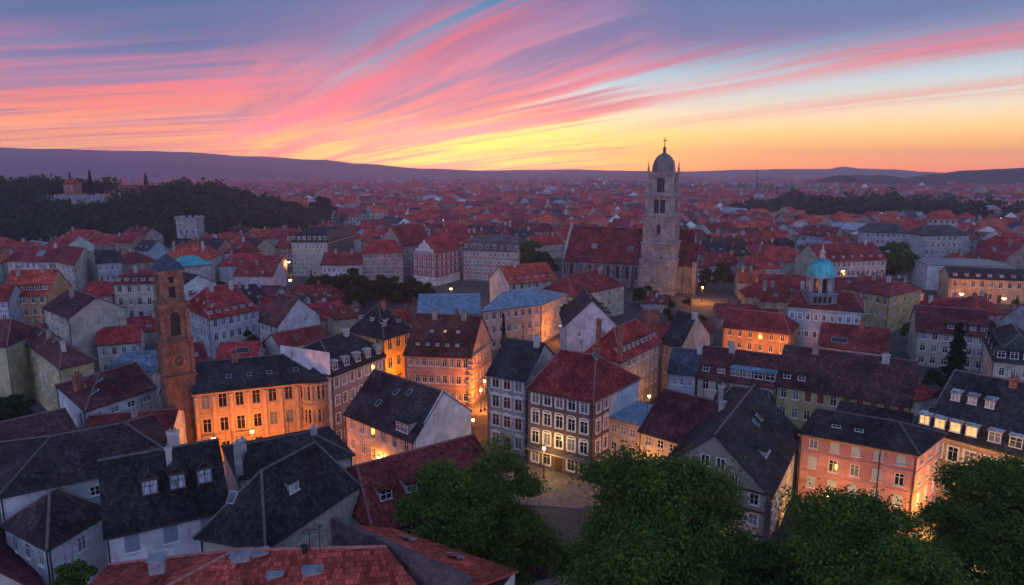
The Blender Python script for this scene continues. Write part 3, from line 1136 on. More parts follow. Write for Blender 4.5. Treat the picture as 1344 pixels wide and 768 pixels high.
        for j in range(n):
            u = L * (u0 + (u1 - u0) * (j + .5) / n)
            pp = p + e * u + nn * (din - ofs)
            o = link('dormer', me, H.roof, dcol or tuple(min(.6, c * 1.1) for c in rcol))
            o.location = (pp.x, pp.y, zb_ + pt_ * din)
            o.rotation_euler = (0, 0, ang)
    for s in sky:                                    # (edge, u fraction, distance in, w, h)
        ei, u, din = s[:3]
        w, h = (s[3], s[4]) if len(s) > 3 else (.8, 1.1)
        p, e, nn, L, ang = roof_side(pts, ei, 0)
        pt_, ofs = H.slopes[ei]
        pp = p + e * (u * L) + nn * (din - ofs)
        skylight(H.roof, (pp.x, pp.y, ze + pt_ * din + .02), ang, pt_, w, h)
    for c_ in chim:                                  # (u along ridge dir, v across -1..1, height over ridge, [w, d, mat])
        u, v, hh = c_[:3]
        w, dd_ = (c_[3], c_[4]) if len(c_) > 3 else (.9, .6)
        A0, A1, A2, A3 = [V2(p) for p in A4]
        m0, m1 = (A0 + A3) / 2, (A1 + A2) / 2
        pp = m0 + (m1 - m0) * u + (A0 - A3) / 2 * v
        zloc = zr - abs(v) * rise
        kinds = [('brick', (.26, .12, .085)), ('plaster', (.42, .40, .37)), ('plaster', (.30, .24, .2))]
        mt, cl = kinds[c_[5] if len(c_) > 5 else RNG.randrange(3)]
        chimney(H.roof, pp.x, pp.y, zloc - (1.2 if not mans else .6), max(zr + hh, zloc + .5), (w, dd_), math.atan2(dirv.y, dirv.x), mt, cl, 2 if w > .8 else 1)
    if register and not far:
        A0, A1, A2, A3 = [V2(p) for p in A4]
        for _ in range(RNG.choice([0, 1, 1, 2])):
            pp = (A0 + A3) / 2 + ((A1 + A2) / 2 - (A0 + A3) / 2) * RNG.uniform(.3, .8)
            antenna(H.roof, pp.x, pp.y, zr, RNG.uniform(1.4, 2.4), RNG.uniform(0, 3))
    return H


# ------------------------------------------------------------------ the land
def grid_mesh(xs, ys, zf, matname):
    b = MB()
    nx, ny = len(xs), len(ys)
    v = [(x, y, zf(x, y)) for y in ys for x in xs]
    f = [(j * nx + i, j * nx + i + 1, (j + 1) * nx + i + 1, (j + 1) * nx + i) for j in range(ny - 1) for i in range(nx - 1)]
    me = bpy.data.meshes.new(matname)
    me.from_pydata(v, [], f)
    me.materials.append(M[matname])
    me.polygons.foreach_set('use_smooth', [True] * len(f))
    return me


def vnoise(x, y, s=0):
    def h(i, j):
        return (math.sin(i * 127.1 + j * 311.7 + s * 74.7) * 43758.5453) % 1.0
    i, j = math.floor(x), math.floor(y)
    fx, fy = x - i, y - j
    fx, fy = fx * fx * (3 - 2 * fx), fy * fy * (3 - 2 * fy)
    return (h(i, j) * (1 - fx) + h(i + 1, j) * fx) * (1 - fy) + (h(i, j + 1) * (1 - fx) + h(i + 1, j + 1) * fx) * fy


def fbm(x, y, s=0, o=5):
    return sum(vnoise(x * 2 ** k, y * 2 ** k, s + k) * .5 ** k for k in range(o)) / 1.9


ground = link('ground', grid_mesh([-5100, -400, 400, 5100], [-140, 600, 2000, 4800], lambda x, y: 0.0, 'town_ground'))
tag(ground, kind='structure')


def lerp_tab(t, tab):
    if t <= tab[0][0]: return tab[0][1]
    for (a, va), (b, vb) in zip(tab[:-1], tab[1:]):
        if t <= b:
            f = (t - a) / (b - a); f = f * f * (3 - 2 * f)
            return va + (vb - va) * f
    return tab[-1][1]


def ridge(name, dist, half, tab, x0, x1, seed, rough, matname='hill_green', n=170, m=14):
    """a range of hills: crest heights taken from (picture column, picture row) pairs at its real distance"""
    f = dist * math.cos(TH) + CAM_H * math.sin(TH)
    def crest(x):
        px = CX + FPX * x / f
        py = lerp_tab(px, tab)
        return z_at(Vector((x, dist, 0)), py)
    def zf(x, y):
        t = (y - dist) / half
        c = max(crest(x), 0)
        prof = max(0.0, 1 - abs(t) ** 1.3)
        nz = (fbm(x / 240.0, y / 240.0, seed) - .5) * 2
        return max(-2.0, c * prof + nz * rough * c * .55 * (1 - prof) ** .6 * (prof > 0) + nz * rough * 14 * prof - .5)
    xs = [x0 + (x1 - x0) * i / n for i in range(n + 1)]
    ys = [dist - half + 2 * half * j / m for j in range(m + 1)]
    o = link(name, grid_mesh(xs, ys, zf, matname))
    return tag(o, kind='structure')


ridge('mountain_ridge', 3700, 650, [(-300, 190), (0, 193.5), (60, 196), (190, 198), (235, 199), (330, 205), (425, 210), (470, 215), (560, 221), (700, 226.5), (2000, 227)],
      -4400, 700, 3, .5, n=230)
ridge('distant_hills', 4250, 450, [(500, 226), (640, 224), (690, 223), (760, 222.5), (800, 223.5), (900, 225), (985, 222.5), (1040, 222), (1085, 221.5), (1105, 218.5),
                                   (1125, 221), (1170, 222), (1205, 225), (1260, 227), (2000, 228)], -1000, 4300, 11, .3, n=260)
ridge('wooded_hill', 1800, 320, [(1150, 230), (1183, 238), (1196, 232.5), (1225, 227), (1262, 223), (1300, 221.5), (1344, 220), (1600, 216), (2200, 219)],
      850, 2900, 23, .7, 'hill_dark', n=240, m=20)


def castle_hill_z(x, y):
    # the hill on the left that carries the old fort
    a = math.exp(-((x + 330) / 175.0) ** 4) * math.exp(-((y - 452) / 82.0) ** 4)
    s = math.exp(-((x + 218) / 52.0) ** 4) * math.exp(-((y - 452) / 60.0) ** 4)
    return max(27.0 * a, 24.0 * s) + (fbm(x / 40, y / 40, 5) - .5) * 3.0 * (a > .08) - .25


o = link('castle_hill', grid_mesh([-500 + 10 * i for i in range(56)], [345 + 8 * j for j in range(30)], castle_hill_z, 'grass'))
tag(o, kind='structure')


# ------------------------------------------------------------------ streets and squares seen between the houses
def sheet(name, pts, z, matname):
    b = MB()
    b.face([(p[0], p[1], z) for p in pts])
    return tag(b.build(name, [matname]), kind='structure')


def pv(*pp):
    return [P(x, y, 0)[:2] for x, y in pp]


def raised(name, pts, h, mtop):
    b = MB()
    b.prism(pts, 0.0, h, 1, True, False, 0)
    return tag(b.build(name, [mtop, 'trim'], None, (.30, .27, .24)), kind='structure')


raised('pavement', pv((676, 662), (760, 668), (806, 660), (802, 628), (776, 636), (690, 606), (640, 590), (640, 622)), .13, 'paving')
sheet('street', pv((630, 680), (850, 700), (1040, 790), (500, 800), (560, 700), (640, 628)), .004, 'asphalt')
sheet('courtyard', pv((1010, 740), (1190, 716), (1205, 700), (1046, 640)), .004, 'paving')
sheet('side_street', pv((1150, 770), (1330, 780), (1260, 676), (1214, 640), (1200, 690)), .008, 'paving')
sheet('lane', pv((606, 545), (640, 545), (670, 500), (640, 470), (620, 520)), .004, 'paving')
sheet('palace_square', pv((250, 640), (470, 640), (470, 590), (250, 590)), .004, 'paving')


# ------------------------------------------------------------------ the houses one can tell apart
def firewall(H, ei, u0=0.0, u1=1.0, col=(.6, .6, .62), top=None, mat_='plaster', gable=None, th=.12, name='fire_wall'):
    """blind wall set proud of one side"""
    p, q = Vector(H.pts[ei]), Vector(H.pts[(ei + 1) % 4])
    e = (q - p); L = e.length; e /= L
    n = Vector((e.y, -e.x))
    a, c = p + e * L * u0, p + e * L * u1
    z1 = top if top is not None else H.ze - .3
    prof = [(0, 0), ((u1 - u0) * L, 0), ((u1 - u0) * L, z1)]
    if gable: prof.append(((u1 - u0) * L / 2, gable))
    prof.append((0, z1))
    b = MB()
    f = lambda u, z, k: (a.x + e.x * u + n.x * k, a.y + e.y * u + n.y * k, z)
    b.face([f(u, z, th) for u, z in prof], 0, prof)
    for i in range(len(prof)):
        (u, z), (w, y) = prof[i], prof[(i + 1) % len(prof)]
        b.face([f(u, z, th), f(u, z, -.02), f(w, y, -.02), f(w, y, th)], 0)
    return b.build(name, [mat_], H.root, col)


def attic(H, ei, us, z, w=.9, h=1.2, lit=False):
    p, q = Vector(H.pts[ei]), Vector(H.pts[(ei + 1) % 4])
    e = (q - p); L = e.length; e /= L
    for u in us:
        o = link('window', far_window_mesh(w, h, lit), H.root, FRAME_W)
        o.location = (p.x + e.x * L * u + e.y * .035, p.y + e.y * L * u - e.x * .035, H.ze + z)
        o.rotation_euler = (0, 0, math.atan2(e.y, e.x))


def quoins(H, corner, col=(.5, .47, .42), s=.5):
    p = Vector(H.pts[corner])
    b = MB()
    e = (Vector(H.pts[(corner + 1) % 4]) - p).normalized()
    z, k = .1, 0
    while z < H.ze - .8:
        w = s * (1.5 if k % 2 else 1.0)
        b.box((p.x, p.y, z), (w, w, .42), 0, math.atan2(e.y, e.x))
        z += .5; k += 1
    b.build('quoins', ['trim'], H.root, col)


CREAM, WHITE, OCHRE, GREYW = (.47, .42, .34), (.58, .58, .58), (.50, .38, .20), (.36, .36, .37)

# --- foreground, left
h1 = house('white house under a steep black slate roof with three gabled dormers', (138, 701), (300, 664), 12, d=11, rc=(.032, .030, .031), ry=590, wall=(.58, .59, .61),
           nf=4, nw=(3, 1), f0=2, shut='closed', shutcol=(.19, .24, .29), wsize=(1.15, 1.7), chim=[(.62, -.05, 1.3, 1.0, .7, 1), (.56, .25, .4, .5, .5, 1)],
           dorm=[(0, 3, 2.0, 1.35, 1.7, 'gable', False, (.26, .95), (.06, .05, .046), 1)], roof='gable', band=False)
h2 = house('small white house with a dark brown pyramid roof in the lower left corner', (5, 686), (62, 716), 10, C=(145, 668), roof='hip', ax='b', ins=(.42, .46), ry=643,
           rc=(.060, .040, .040), wall=(.56, .57, .60), nf=3, nw=(3, 1), f0=1, wsize=(.95, 1.45))
downpipe(h2, 1, .01)
house('broad white-walled house under a huge dark hipped roof at the left edge', (-2, 651), (232, 600), 12, d=16, roof='hip', ins=(.3, .25), ry=567, rc=(.052, .036, .038),
      wall=(.56, .57, .60), nf=4, nw=(1, 0), f0=3, wsize=(.9, 1.0))
h4 = house('low house with a dark red roof and slim skylights, cut by the left bottom corner', (-90, 790), (58, 780), 7, C=(8, 690), ax='b', rh=3.2, rc=(.12, .034, .034), nf=2, nw=(0, 0),
           sky=[(1, .35, 1.2, .7, 1.0), (1, .7, 1.6, .7, 1.0)])
house('pale green-yellow walled house with a brown tiled roof above the big dark hipped roof', (3, 582), (98, 560), 9, d=9, ry=546, rc=(.095, .045, .042), wall=(.46, .46, .33), nf=3, nw=(0, 0))
house('long low house with a plain deep red roof left of the brick tower foot', (104, 578), (224, 568), 8, d=9, ry=541, rc=(.17, .032, .032), wall=(.5, .5, .5), nf=3, nw=(0, 0), chim=[(.55, .4, .5, .7, .5, 2)])
h7 = house('white house with three small attic windows and a maroon roof dotted with skylights', (75, 505), (112, 538), 10, C=(205, 507), roof='hip', ax='b', ins=(.42, .02), ry=488,
           rc=(.115, .040, .040), wall=(.56, .58, .60), nf=4, nw=(0, 4), f0=3, wsize=(1.3, .9), sky=[(0, .3, 2.2), (0, .55, 3.2), (0, .5, 1.2), (0, .75, 1.8), (3, .5, 2)],
           chim=[(.1, .1, .9, 1.1, .7, 0)])
house('yellow house with two rows of shaded windows and a low brown roof', (24, 440), (79, 480), 11, C=(122, 470), roof='hip', ins=(.08, .25), ry=440, rc='brown', wall=(.47, .42, .23), nf=4,
      nw=(7, 0), f0=1, chim=[(.5, .2, .8), (.85, .3, .7)], sky=[(0, .3, 1.5), (0, .6, 1.8)])
house('grey house with a broad blank cream gable turned to the viewer', (57, 403), (91, 417), 13, C=(164, 403), rh=3.2, rc=(.10, .045, .048), wall=(.44, .40, .35), nf=4, nw=(5, 0), f0=1, chim=[(.4, .3, .8)])
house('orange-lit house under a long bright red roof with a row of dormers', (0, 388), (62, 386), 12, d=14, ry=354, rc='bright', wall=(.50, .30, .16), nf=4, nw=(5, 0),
      dorm=[(0, 6, 1.2, 1.2, 1.2, 'shed')], chim=[(.2, .2, .8), (.7, .1, .8)])
house('yellow house with a blank side cut by the left edge, beside the dark tree', (-40, 455), (9, 453), 12, d=12, roof='hip', ins=(.3, .3), rh=3.5, rc='brown', wall=(.47, .43, .26), nf=4, nw=(0, 0))
house('grey-blue house cut by the left edge next to the orange-lit house', (-40, 395), (11, 393), 12, d=9, rh=3, rc='maroon', wall=(.38, .40, .43), nf=4, nw=(4, 0))
house('low maroon roofed wing in front of the orange-lit house', (0, 449), (50, 446), 7, d=9, rh=2.6, rc='maroon', nf=2, nw=(0, 0))
house('long house with a red roof half patched in blue metal, below the wooded hill', (8, 342), (71, 343), 11, d=13, ry=323, rc='maroon', nf=3, nw=(8, 0), chim=[(.3, .1, .9), (.8, .1, .9)], sky=[(0, .6, 2, 3, 3)])
h13b = house('maroon-roofed house with a tall cream gable end right of the blue patched roof', (72, 343), (98, 348), 12, C=(124, 334), rh=4, rc='maroon', wall=(.46, .42, .36), nf=3, nw=(4, 2))
house('slate-roofed grey house right of the tall cream gable end', (126, 345), (160, 343), 11, d=12, ry=328, rc='slate', wall=GREYW, nf=3, nw=(4, 0), chim=[(.9, .1, 1)])
house('square house with cream walls and a maroon roof left of the brick tower top', (148, 372), (202, 371), 11, d=13, roof='hip', ins=(.2, .2), ry=354, rc='maroon', wall=CREAM, nf=3, nw=(4, 0),
      dorm=[(0, 5, 1.0, 1.1, 1.1, 'shed')], chim=[(.4, .2, 1)])
house('bright red hipped roof bristling with chimneys right of the brick tower top', (212, 340), (276, 339), 10, d=15, roof='hip', ins=(.25, .25), ry=320, rc='bright', nf=3, nw=(7, 0),
      chim=[(.2, .5, 1), (.35, .1, 1), (.5, .3, 1.2), (.65, .1, 1), (.8, .5, 1)])
house('low pavilion with a turquoise copper roof right of the brick tower top', (232, 350), (277, 346), 10, d=11, roof='hip', ins=(.3, .3), ry=336, rc='copper', wall=GREYW, nf=3, nw=(0, 0))
house('white gabled house between the turquoise roof and the big red roof', (236, 377), (284, 371), 9, d=12, ax='b', rh=3, rc='slate', wall=WHITE, nf=2, nw=(2, 0))
h14 = house('large white corner house with a big bright red roof full of little dormers', (240, 402), (275, 418), 9.5, C=(339, 405), roof='hip', ax='b', ins=(.25, .22), ry=375, rc='red', wall=(.55, .53, .55),
            nf=3, nw=(7, 6), dorm=[(1, 6, 1.2, 1.0, 1.0, 'shed'), (0, 4, 1.3, 1.0, 1.0, 'shed')], chim=[(.3, .15, 1), (.7, .2, 1)], sky=[(1, .3, 4), (1, .6, 4.5)])
house('low red-roofed annexe with a broad skylight behind the curved palace', (283, 472), (337, 470), 5, d=9, rh=2.4, rc='red', nf=2, nw=(4, 0), sky=[(0, .6, 1.4, 2.6, 1.6)])
house('low house with a red ridge roof behind the yellow house', (126, 452), (184, 447), 7, d=9, rh=2.5, rc='red', nf=2, nw=(4, 0))
house('flat-sloped house with a blue-grey metal roof left of the brick tower', (131, 492), (198, 492), 7.5, d=9, roof='shed', rh=2, rc=(.14, .20, .25), nf=2, nw=(0, 0), chim=[])

# --- the lit palace with the rounded bay, and the block beside it
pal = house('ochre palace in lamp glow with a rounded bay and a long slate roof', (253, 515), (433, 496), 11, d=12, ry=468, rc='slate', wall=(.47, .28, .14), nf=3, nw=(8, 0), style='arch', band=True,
            wsize=(1.15, 2.1), fcol=(.42, .28, .17), chim=[(.3, .1, .8), (.75, .2, .8)], sky=[(0, .25, 2, .8, .8), (0, .4, 2, .8, .8), (0, .55, 2, .8, .8), (0, .75, 2, .8, .8), (0, .9, 2, .8, .8)],
            cat='palace', name='palace')
def add_bay(H, ei, u0, u1, depth):
    p, q = Vector(H.pts[ei]), Vector(H.pts[(ei + 1) % 4])
    e = (q - p); L = e.length; e /= L
    n = Vector((e.y, -e.x))
    um, r = (u0 + u1) / 2 * L, (u1 - u0) / 2 * L
    N = 8
    pt = lambda a, k=0: p + e * (um - (r + k) * math.cos(a)) + n * ((r + k) * math.sin(a) * depth / r)
    b = MB()
    holes = []
    fh = H.ze / 3
    for i in range(N):
        a0, a1 = math.pi * i / N, math.pi * (i + 1) / N
        s, t = pt(a0), pt(a1)
        l = (t - s).length
        hs = [(l * .2, l * .8, f * fh + fh * .24, f * fh + fh * .84) for f in range(3)] if 1 <= i <= N - 2 else []
        wall_holes(b, s, t, 0, H.ze - .1, hs)
        for u_0, u_1, z0, z1 in hs:
            d = (t - s) / l
            c = s + d * (u_0 + u_1) / 2
            add_window(H.root, (c.x, c.y, z0), math.atan2(d.y, d.x), u_1 - u_0, z1 - z0, 'plain', (.42, .28, .17))
    b.build('bay', ['plaster'], H.root, (.47, .28, .14))
    for z in (fh, 2 * fh, H.ze - .5):
        m = MB()
        m.prism([tuple(pt(math.pi * i / N, .22)) for i in range(N + 1)], z - .1, z + .22, 0, True, True)
        m.build('cornice', ['trim'], H.root, (.47, .30, .16))
    m = MB()
    top = p + e * um - n * 1.5
    ring = [pt(math.pi * i / N, .4) for i in range(N + 1)]
    for i in range(N):
        m.face([(ring[i].x, ring[i].y, H.ze), (ring[i + 1].x, ring[i + 1].y, H.ze), (top.x, top.y, H.ze + 1.6)])
    m.build('bay_roof', ['roof_slate'], H.root, RC['slate'])
add_bay(pal, 0, .78, .985, 1.5)
p, q = Vector(pal.pts[0]), Vector(pal.pts[1])
e = (q - p).normalized(); L = (q - p).length; n = Vector((e.y, -e.x))
sp_ = (L - .8) / 8
for k in range(9):         # flat columns between the palace windows
    u = .4 + sp_ * k
    if u / L > .77: continue
    c = p + e * u + n * .13
    b = MB()
    b.box((c.x, c.y, .1), (.46, .24, 10.2), 0, math.atan2(e.y, e.x)); b.box((c.x, c.y, 9.9), (.66, .36, .32), 0, math.atan2(e.y, e.x)); b.box((c.x, c.y, 3.35), (.62, .34, .3), 0, math.atan2(e.y, e.x))
    b.build('pilaster', ['trim'], pal.root, (.50, .31, .16))
for u in (.12, .34):       # two stone balconies on the palace front
    p, q = Vector(pal.pts[0]), Vector(pal.pts[1])
    e = (q - p).normalized(); L = (q - p).length; n = Vector((e.y, -e.x))
    c = p + e * L * u + n * .5
    b = MB(); a = math.atan2(e.y, e.x)
    b.box((c.x, c.y, 3.45), (2.7, .95, .2), 0, a)
    c2 = p + e * L * u + n * .93
    b.box((c2.x, c2.y, 4.45), (2.7, .1, .1), 0, a)
    for k in range(9):
        cc = c2 + e * (k - 4) * .32
        b.box((cc.x, cc.y, 3.65), (.12, .08, .8), 0, a)
    b.build('balcony', ['trim'], pal.root, (.40, .26, .15))
h16 = house('brown stone block with white mansard dormers and a white fire wall beside the palace', (434, 494), (505, 467), 11.5, d=10, mans=(1.3, 2.3), roof='hip', ins=(.2, .2), rh=4.4, rc=(.05, .042, .046), wall=(.33, .265, .21), nf=4,
            nw=(7, 0), style='trim', band=True, dorm=[(0, 5, .4, 1.1, 1.5, 'flat', False, (0, 1), (.6, .6, .6))], chim=[(.7, .2, .6)], sky=[])
firewall(h16, 3, 0, 1, (.56, .57, .59), 15.2)
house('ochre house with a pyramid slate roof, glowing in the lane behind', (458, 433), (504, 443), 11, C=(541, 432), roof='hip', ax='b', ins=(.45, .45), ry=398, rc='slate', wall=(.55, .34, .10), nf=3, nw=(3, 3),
      dorm=[(0, 3, 1.6, .9, .9, 'shed'), (1, 2, 1.6, .9, .9, 'shed')], chim=[(.5, .2, .4)])
h18 = house('tall salmon house with a steep brown roof and two rows of dormers', (531, 463), (618, 467), 9.5, C=(645, 447), ry=413, rc=(.105, .040, .036), wall=(.46, .27, .19), nf=3, nw=(9, 6), band=True, wsize=(.85, 1.5),
            dorm=[(0, 5, 1.2, .65, .7, 'shed', False, (.1, .85), (.10, .06, .055)), (0, 3, 3.2, .6, .65, 'shed', False, (.25, .85), (.10, .06, .055))], chim=[(.3, .1, .7), (.6, -.1, .6), (.75, .1, .6)])
quoins(h18, 1, (.42, .3, .24), .6)
h19 = house('pink-cream house with a white gable end and dark brown roof, beside the lane', (453, 541), (543, 578), 8.7, C=(617, 538), rh=4.6, rc=(.060, .042, .046), wall=(.52, .39, .33), nf=3, nw=(6, 0), f0=0, wsize=(.85, 1.5),
            dorm=[(0, 1, .3, 2.4, 1.5, 'flat', False, (.66, .98), (.05, .05, .06))], sky=[(0, .3, 2), (0, .4, 4), (0, .55, 4.5)], litrows=())
firewall(h19, 1, 0, 1, (.56, .58, .62), 8.6, gable=13.6)
h20 = house('long red roof with three hooded dormers beside the leafy tree on the left', (490, 699), (668, 640), 9, d=14, roof='hip', ins=(.1, 0), ry=592, rc=(.20, .036, .038), wall=(.42, .41, .38), nf=3, nw=(6, 0), f0=2,
            dorm=[(0, 3, 2.6, 1.25, 1.15, 'shed', False, (.08, .62), (.20, .04, .04))])
h21 = house('dark hipped slate roof with a single dormer over cream rough-cast walls', (263, 697), (348, 711), 12, C=(467, 632), roof='hip', ax='b', ins=(.3, .12), ry=604, rc=(.042, .038, .039), wall=(.44, .40, .34), nf=3, nw=(0, 0),
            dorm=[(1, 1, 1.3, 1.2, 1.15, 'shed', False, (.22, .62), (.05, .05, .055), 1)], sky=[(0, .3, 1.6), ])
quoins(h21, 2, (.5, .46, .40), .45)
h22 = house('dark roofed house between the curved palace and the single-dormer slate roof', (312, 627), (462, 595), 10, d=10, roof='hip', ins=(.15, .28), ry=573, rc=(.045, .038, .042), wall=(.46, .44, .40), nf=3, nw=(0, 0),
            chim=[(.1, .2, .9, .8, .6, 1), (.75, .1, .6, .7, .6, 1), (.02, .9, 2.0, .7, .5, 1)])

# --- the roofs right under the viewpoint
h23 = house('red tiled roof right below the viewpoint with vents and a stove pipe', None, None, 14.2, roof='hip', ins=(.42, 0), rh=3.6, rc=(.31, .060, .044), nf=4, nw=(0, 0),
            pts=[(-28.5, 34.5), (-3.4, 37.0), (-13.4, 45.3), (-28.6, 44.9)], sky=[(2, .55, 1.6, 1.3, 1.6)])
def roof_clutter(H, kind, x, y, z):
    b = MB()
    z += .35
    if kind == 'vent':
        b.box((x, y, z - .6), (.9, .7, 1.0), 0, .3)
        b.box((x, y, z + .4), (1.1, .9, .08), 0, .3)
        b.build('roof_vent', ['zinc'], H.roof)
    elif kind == 'pipe':
        b.tube([(x, y, z - .8), (x, y, z + .9)], [.19, .19], 10)
        b.lathe([(.28, z + .9), (.28, z + .98), (0, z + 1.1)], 10, 0, (x, y))
        b.build('stove_pipe', ['dark_metal'], H.roof)
    elif kind == 'hatch':
        b.box((x, y, z - 1.0), (1.2, .95, 1.5), 0, .2)
        b.box((x, y, z + .5), (1.35, 1.1, .08), 0, .2)
        b.build('roof_hatch', ['zinc'], H.roof)
def on_roof(H, px, py, kind, ei=0):
    """where the sight line through a picture point meets one slope of the roof"""
    p, e, nn, L, ang = roof_side(H.pts, ei, 0)
    pt_ = H.slopes[ei][0]
    lo, hi = H.ze - 1, H.zr + 3
    for _ in range(40):
        z = (lo + hi) / 2
        q = P(px, py, z)
        d = (Vector((q.x - H.c[0], q.y - H.c[1])) - p).dot(nn)
        if H.ze + pt_ * d > z: lo = z
        else: hi = z
    roof_clutter(H, kind, q.x - H.c[0], q.y - H.c[1], z)
for px_, py_, kd in ((342, 738, 'vent'), (401, 740, 'pipe'), (412, 760, 'hatch'), (207, 746, 'vent'), (362, 766, 'vent'), (318, 742, 'hatch')): on_roof(h23, px_, py_, kd)
h24 = house('narrow house with a bright red lean-to roof behind a dark brick parapet', None, None, 14.6, roof='shed', rh=2.6, rc=(.38, .070, .050), nf=4, nw=(0, 0), pts=[(0.2, 43.6), (-9.6, 49.4), (-12.7, 45.4), (-2.4, 37.9)],
            sky=[(0, .7, 1.5, 1.0, 1.0), (0, .3, 2.0, 1.0, .9)])
firewall(h24, 2, 0, 1, (.115, .085, .085), 17.75, 'brick', th=.4, name='parapet_wall')


# --- the ornate pair in the middle
h25a = house('grey stone town house with framed windows and slate roof, left of the ornate corner house', (640, 489), (691, 498), 12, d=11, ry=447, rc='slate', wall=(.33, .335, .34), nf=4, nw=(3, 0), style='ornate', band=True,
             wsize=(1.25, 1.85), dorm=[], chim=[(.85, .1, .9)], shut=None)
h25b = house('ornate dark brown corner house with white window surrounds and a red hipped roof', (692, 508), (779, 525), 11.8, C=(838, 495), roof='hip', ins=(.12, .33), ry=464, rc=(.24, .036, .036), wall=(.135, .098, .085), nf=4, nw=(5, 6),
             style='arch', band=True, trimcol=(.24, .19, .165), wsize=(1.15, 1.75), f0=0, chim=[(.62, -.2, .6, .9, .7, 0)], sky=[(1, .45, 3.0)], shut=None)
firewall(h25b, 1, .34, 1, (.54, .55, .57), 11.4)
def balcony_long(H, ei, u0, u1, z):
    p, q = Vector(H.pts[ei]), Vector(H.pts[(ei + 1) % 4])
    e = (q - p).normalized(); L = (q - p).length; n = Vector((e.y, -e.x)); a = math.atan2(e.y, e.x)
    b = MB()
    c = p + e * L * (u0 + u1) / 2 + n * .55
    w = L * (u1 - u0)
    b.box((c.x, c.y, z - .18), (w, 1.0, .18), 1, a)
    c = p + e * L * (u0 + u1) / 2 + n * 1.0
    b.box((c.x, c.y, z + .95), (w, .07, .06), 0, a)
    k = int(w / .22)
    for i in range(k + 1):
        cc = c + e * (i / k - .5) * w
        b.box((cc.x, cc.y, z), (.03, .03, .95), 0, a)
    b.build('balcony', ['dark_metal', 'trim'], H.root, (.25, .2, .18))
balcony_long(h25b, 0, .02, .98, 3.05)

# --- right of the ornate pair
house('low cream house with a flat blue metal roof beside the ornate corner house', (797, 547), (840, 558), 8, d=8, roof='flat', rc='blue', wall=(.44, .37, .29), nf=3, nw=(3, 0), wsize=(.9, 1.1), f0=1)
house('low cream house under a dark maroon roof behind the biggest tree', (840, 563), (930, 590), 7.6, d=12, ry=521, rc=(.105, .033, .036), wall=(.46, .41, .33), nf=3, nw=(5, 0), wsize=(.95, 1.1), chim=[(.95, .3, .8, .7, .7, 1)])
h27 = house('timber-framed grey gable house with a dark slate roof facing the trees', (866, 612), (1010, 649), 9, C=(1050, 566), ax='b', rh=5.2, rc=(.042, .038, .039), wall=(.34, .285, .25), nf=4, nw=(5, 7), f0=0, style='trim', wsize=(.95, 1.25),
            dorm=[(1, 1, 1.6, 2.6, .9, 'shed', False, (.2, .5), (.05, .05, .06))], sky=[(1, .55, 3.5), (1, .65, 3.5)], fcol=(.55, .53, .5))
attic(h27, 0, (.43, .57), 1.5, .8, 1.15)
attic(h27, 0, (.3, .7), .3, .6, .8)
b = MB()
for z0, z1 in ((3.9, 4.15), (6.6, 6.85), (8.75, 9.0)):
    p, q = Vector(h27.pts[0]), Vector(h27.pts[1]); e = (q - p).normalized(); n = Vector((e.y, -e.x))
    c = (p + q) / 2 + n * .05
    b.box((c.x, c.y, z0), ((q - p).length, .12, z1 - z0), 0, math.atan2(e.y, e.x))
b.build('timber_beams', ['wood'], h27.root)
quoins(h27, 1, (.10, .085, .08), .5)
h28 = house('pink four-storey house with pale shutters and a dark roof around the glowing courtyard', (1051, 566), (1205, 594), 10.3, C=(1238, 568), roof='hip', ins=(0, .28), ry=548, rc=(.048, .036, .038), wall=(.46, .215, .205), nf=4, nw=(5, 3),
            shut='closed', shutcol=(.36, .42, .44), band=True, trimcol=(.46, .23, .21), wsize=(1.0, 1.5), dorm=[(0, 2, 1.6, 1.0, .6, 'shed', False, (.2, .6), (.05, .04, .04))])
downpipe(h28, 0, .70)
house('dark-roofed wing with a rounded hip behind the timber-framed gable', (932, 535), (1012, 546), 9.5, d=8, roof='hip', ins=(.3, .1), ry=509, rc=(.048, .040, .042), wall=CREAM, nf=3, nw=(0, 0), chim=[(.15, .7, .5, .6, .6, 1)])
house('low lean-to with a dark roof and white fascia in the courtyard', (1016, 716), (1060, 728), 3.4, d=9, roof='shed', rh=1.2, rc=(.055, .042, .045), wall=(.34, .10, .08), nf=1, nw=(0, 0))
h29 = house('large slate mansard house with a row of lit attic windows on the right', (1198, 561), (1410, 616), 8.5, d=11, mans=(1.7, 3.0), roof='hip', ins=(.06, .1), ry=499, rc=(.038, .040, .048), wall=(.44, .28, .16), nf=2, nw=(9, 2), style='arch', band=True,
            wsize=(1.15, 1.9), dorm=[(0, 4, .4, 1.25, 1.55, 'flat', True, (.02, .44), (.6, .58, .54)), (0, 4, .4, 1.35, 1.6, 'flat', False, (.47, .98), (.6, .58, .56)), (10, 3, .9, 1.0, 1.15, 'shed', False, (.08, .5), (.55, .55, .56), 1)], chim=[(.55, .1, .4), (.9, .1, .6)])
p29 = h29
house('long yellow house with brown shutters and a long brown roof with two chimneys', (1018, 503), (1197, 531), 9, d=12, ry=463, rc=(.088, .040, .038), wall=(.47, .39, .19), nf=3, nw=(10, 0), shut='closed', shutcol=(.16, .06, .04),
      chim=[(.25, .1, .5, .9, .7, 2), (.78, .1, .5, 1.0, .8, 1)], dorm=[(0, 2, .9, 1.1, 1.0, 'shed', False, (.02, .25), (.1, .045, .042))], f0=1)
house('dark lean-to annexe with small skylights in front of the long yellow house', (1092, 553), (1190, 572), 7, d=6, roof='shed', rh=1.4, rc=(.06, .038, .04), nf=2, nw=(0, 0), sky=[(0, .2, 1.5), (0, .4, 1.5), (0, .6, 1.5)])
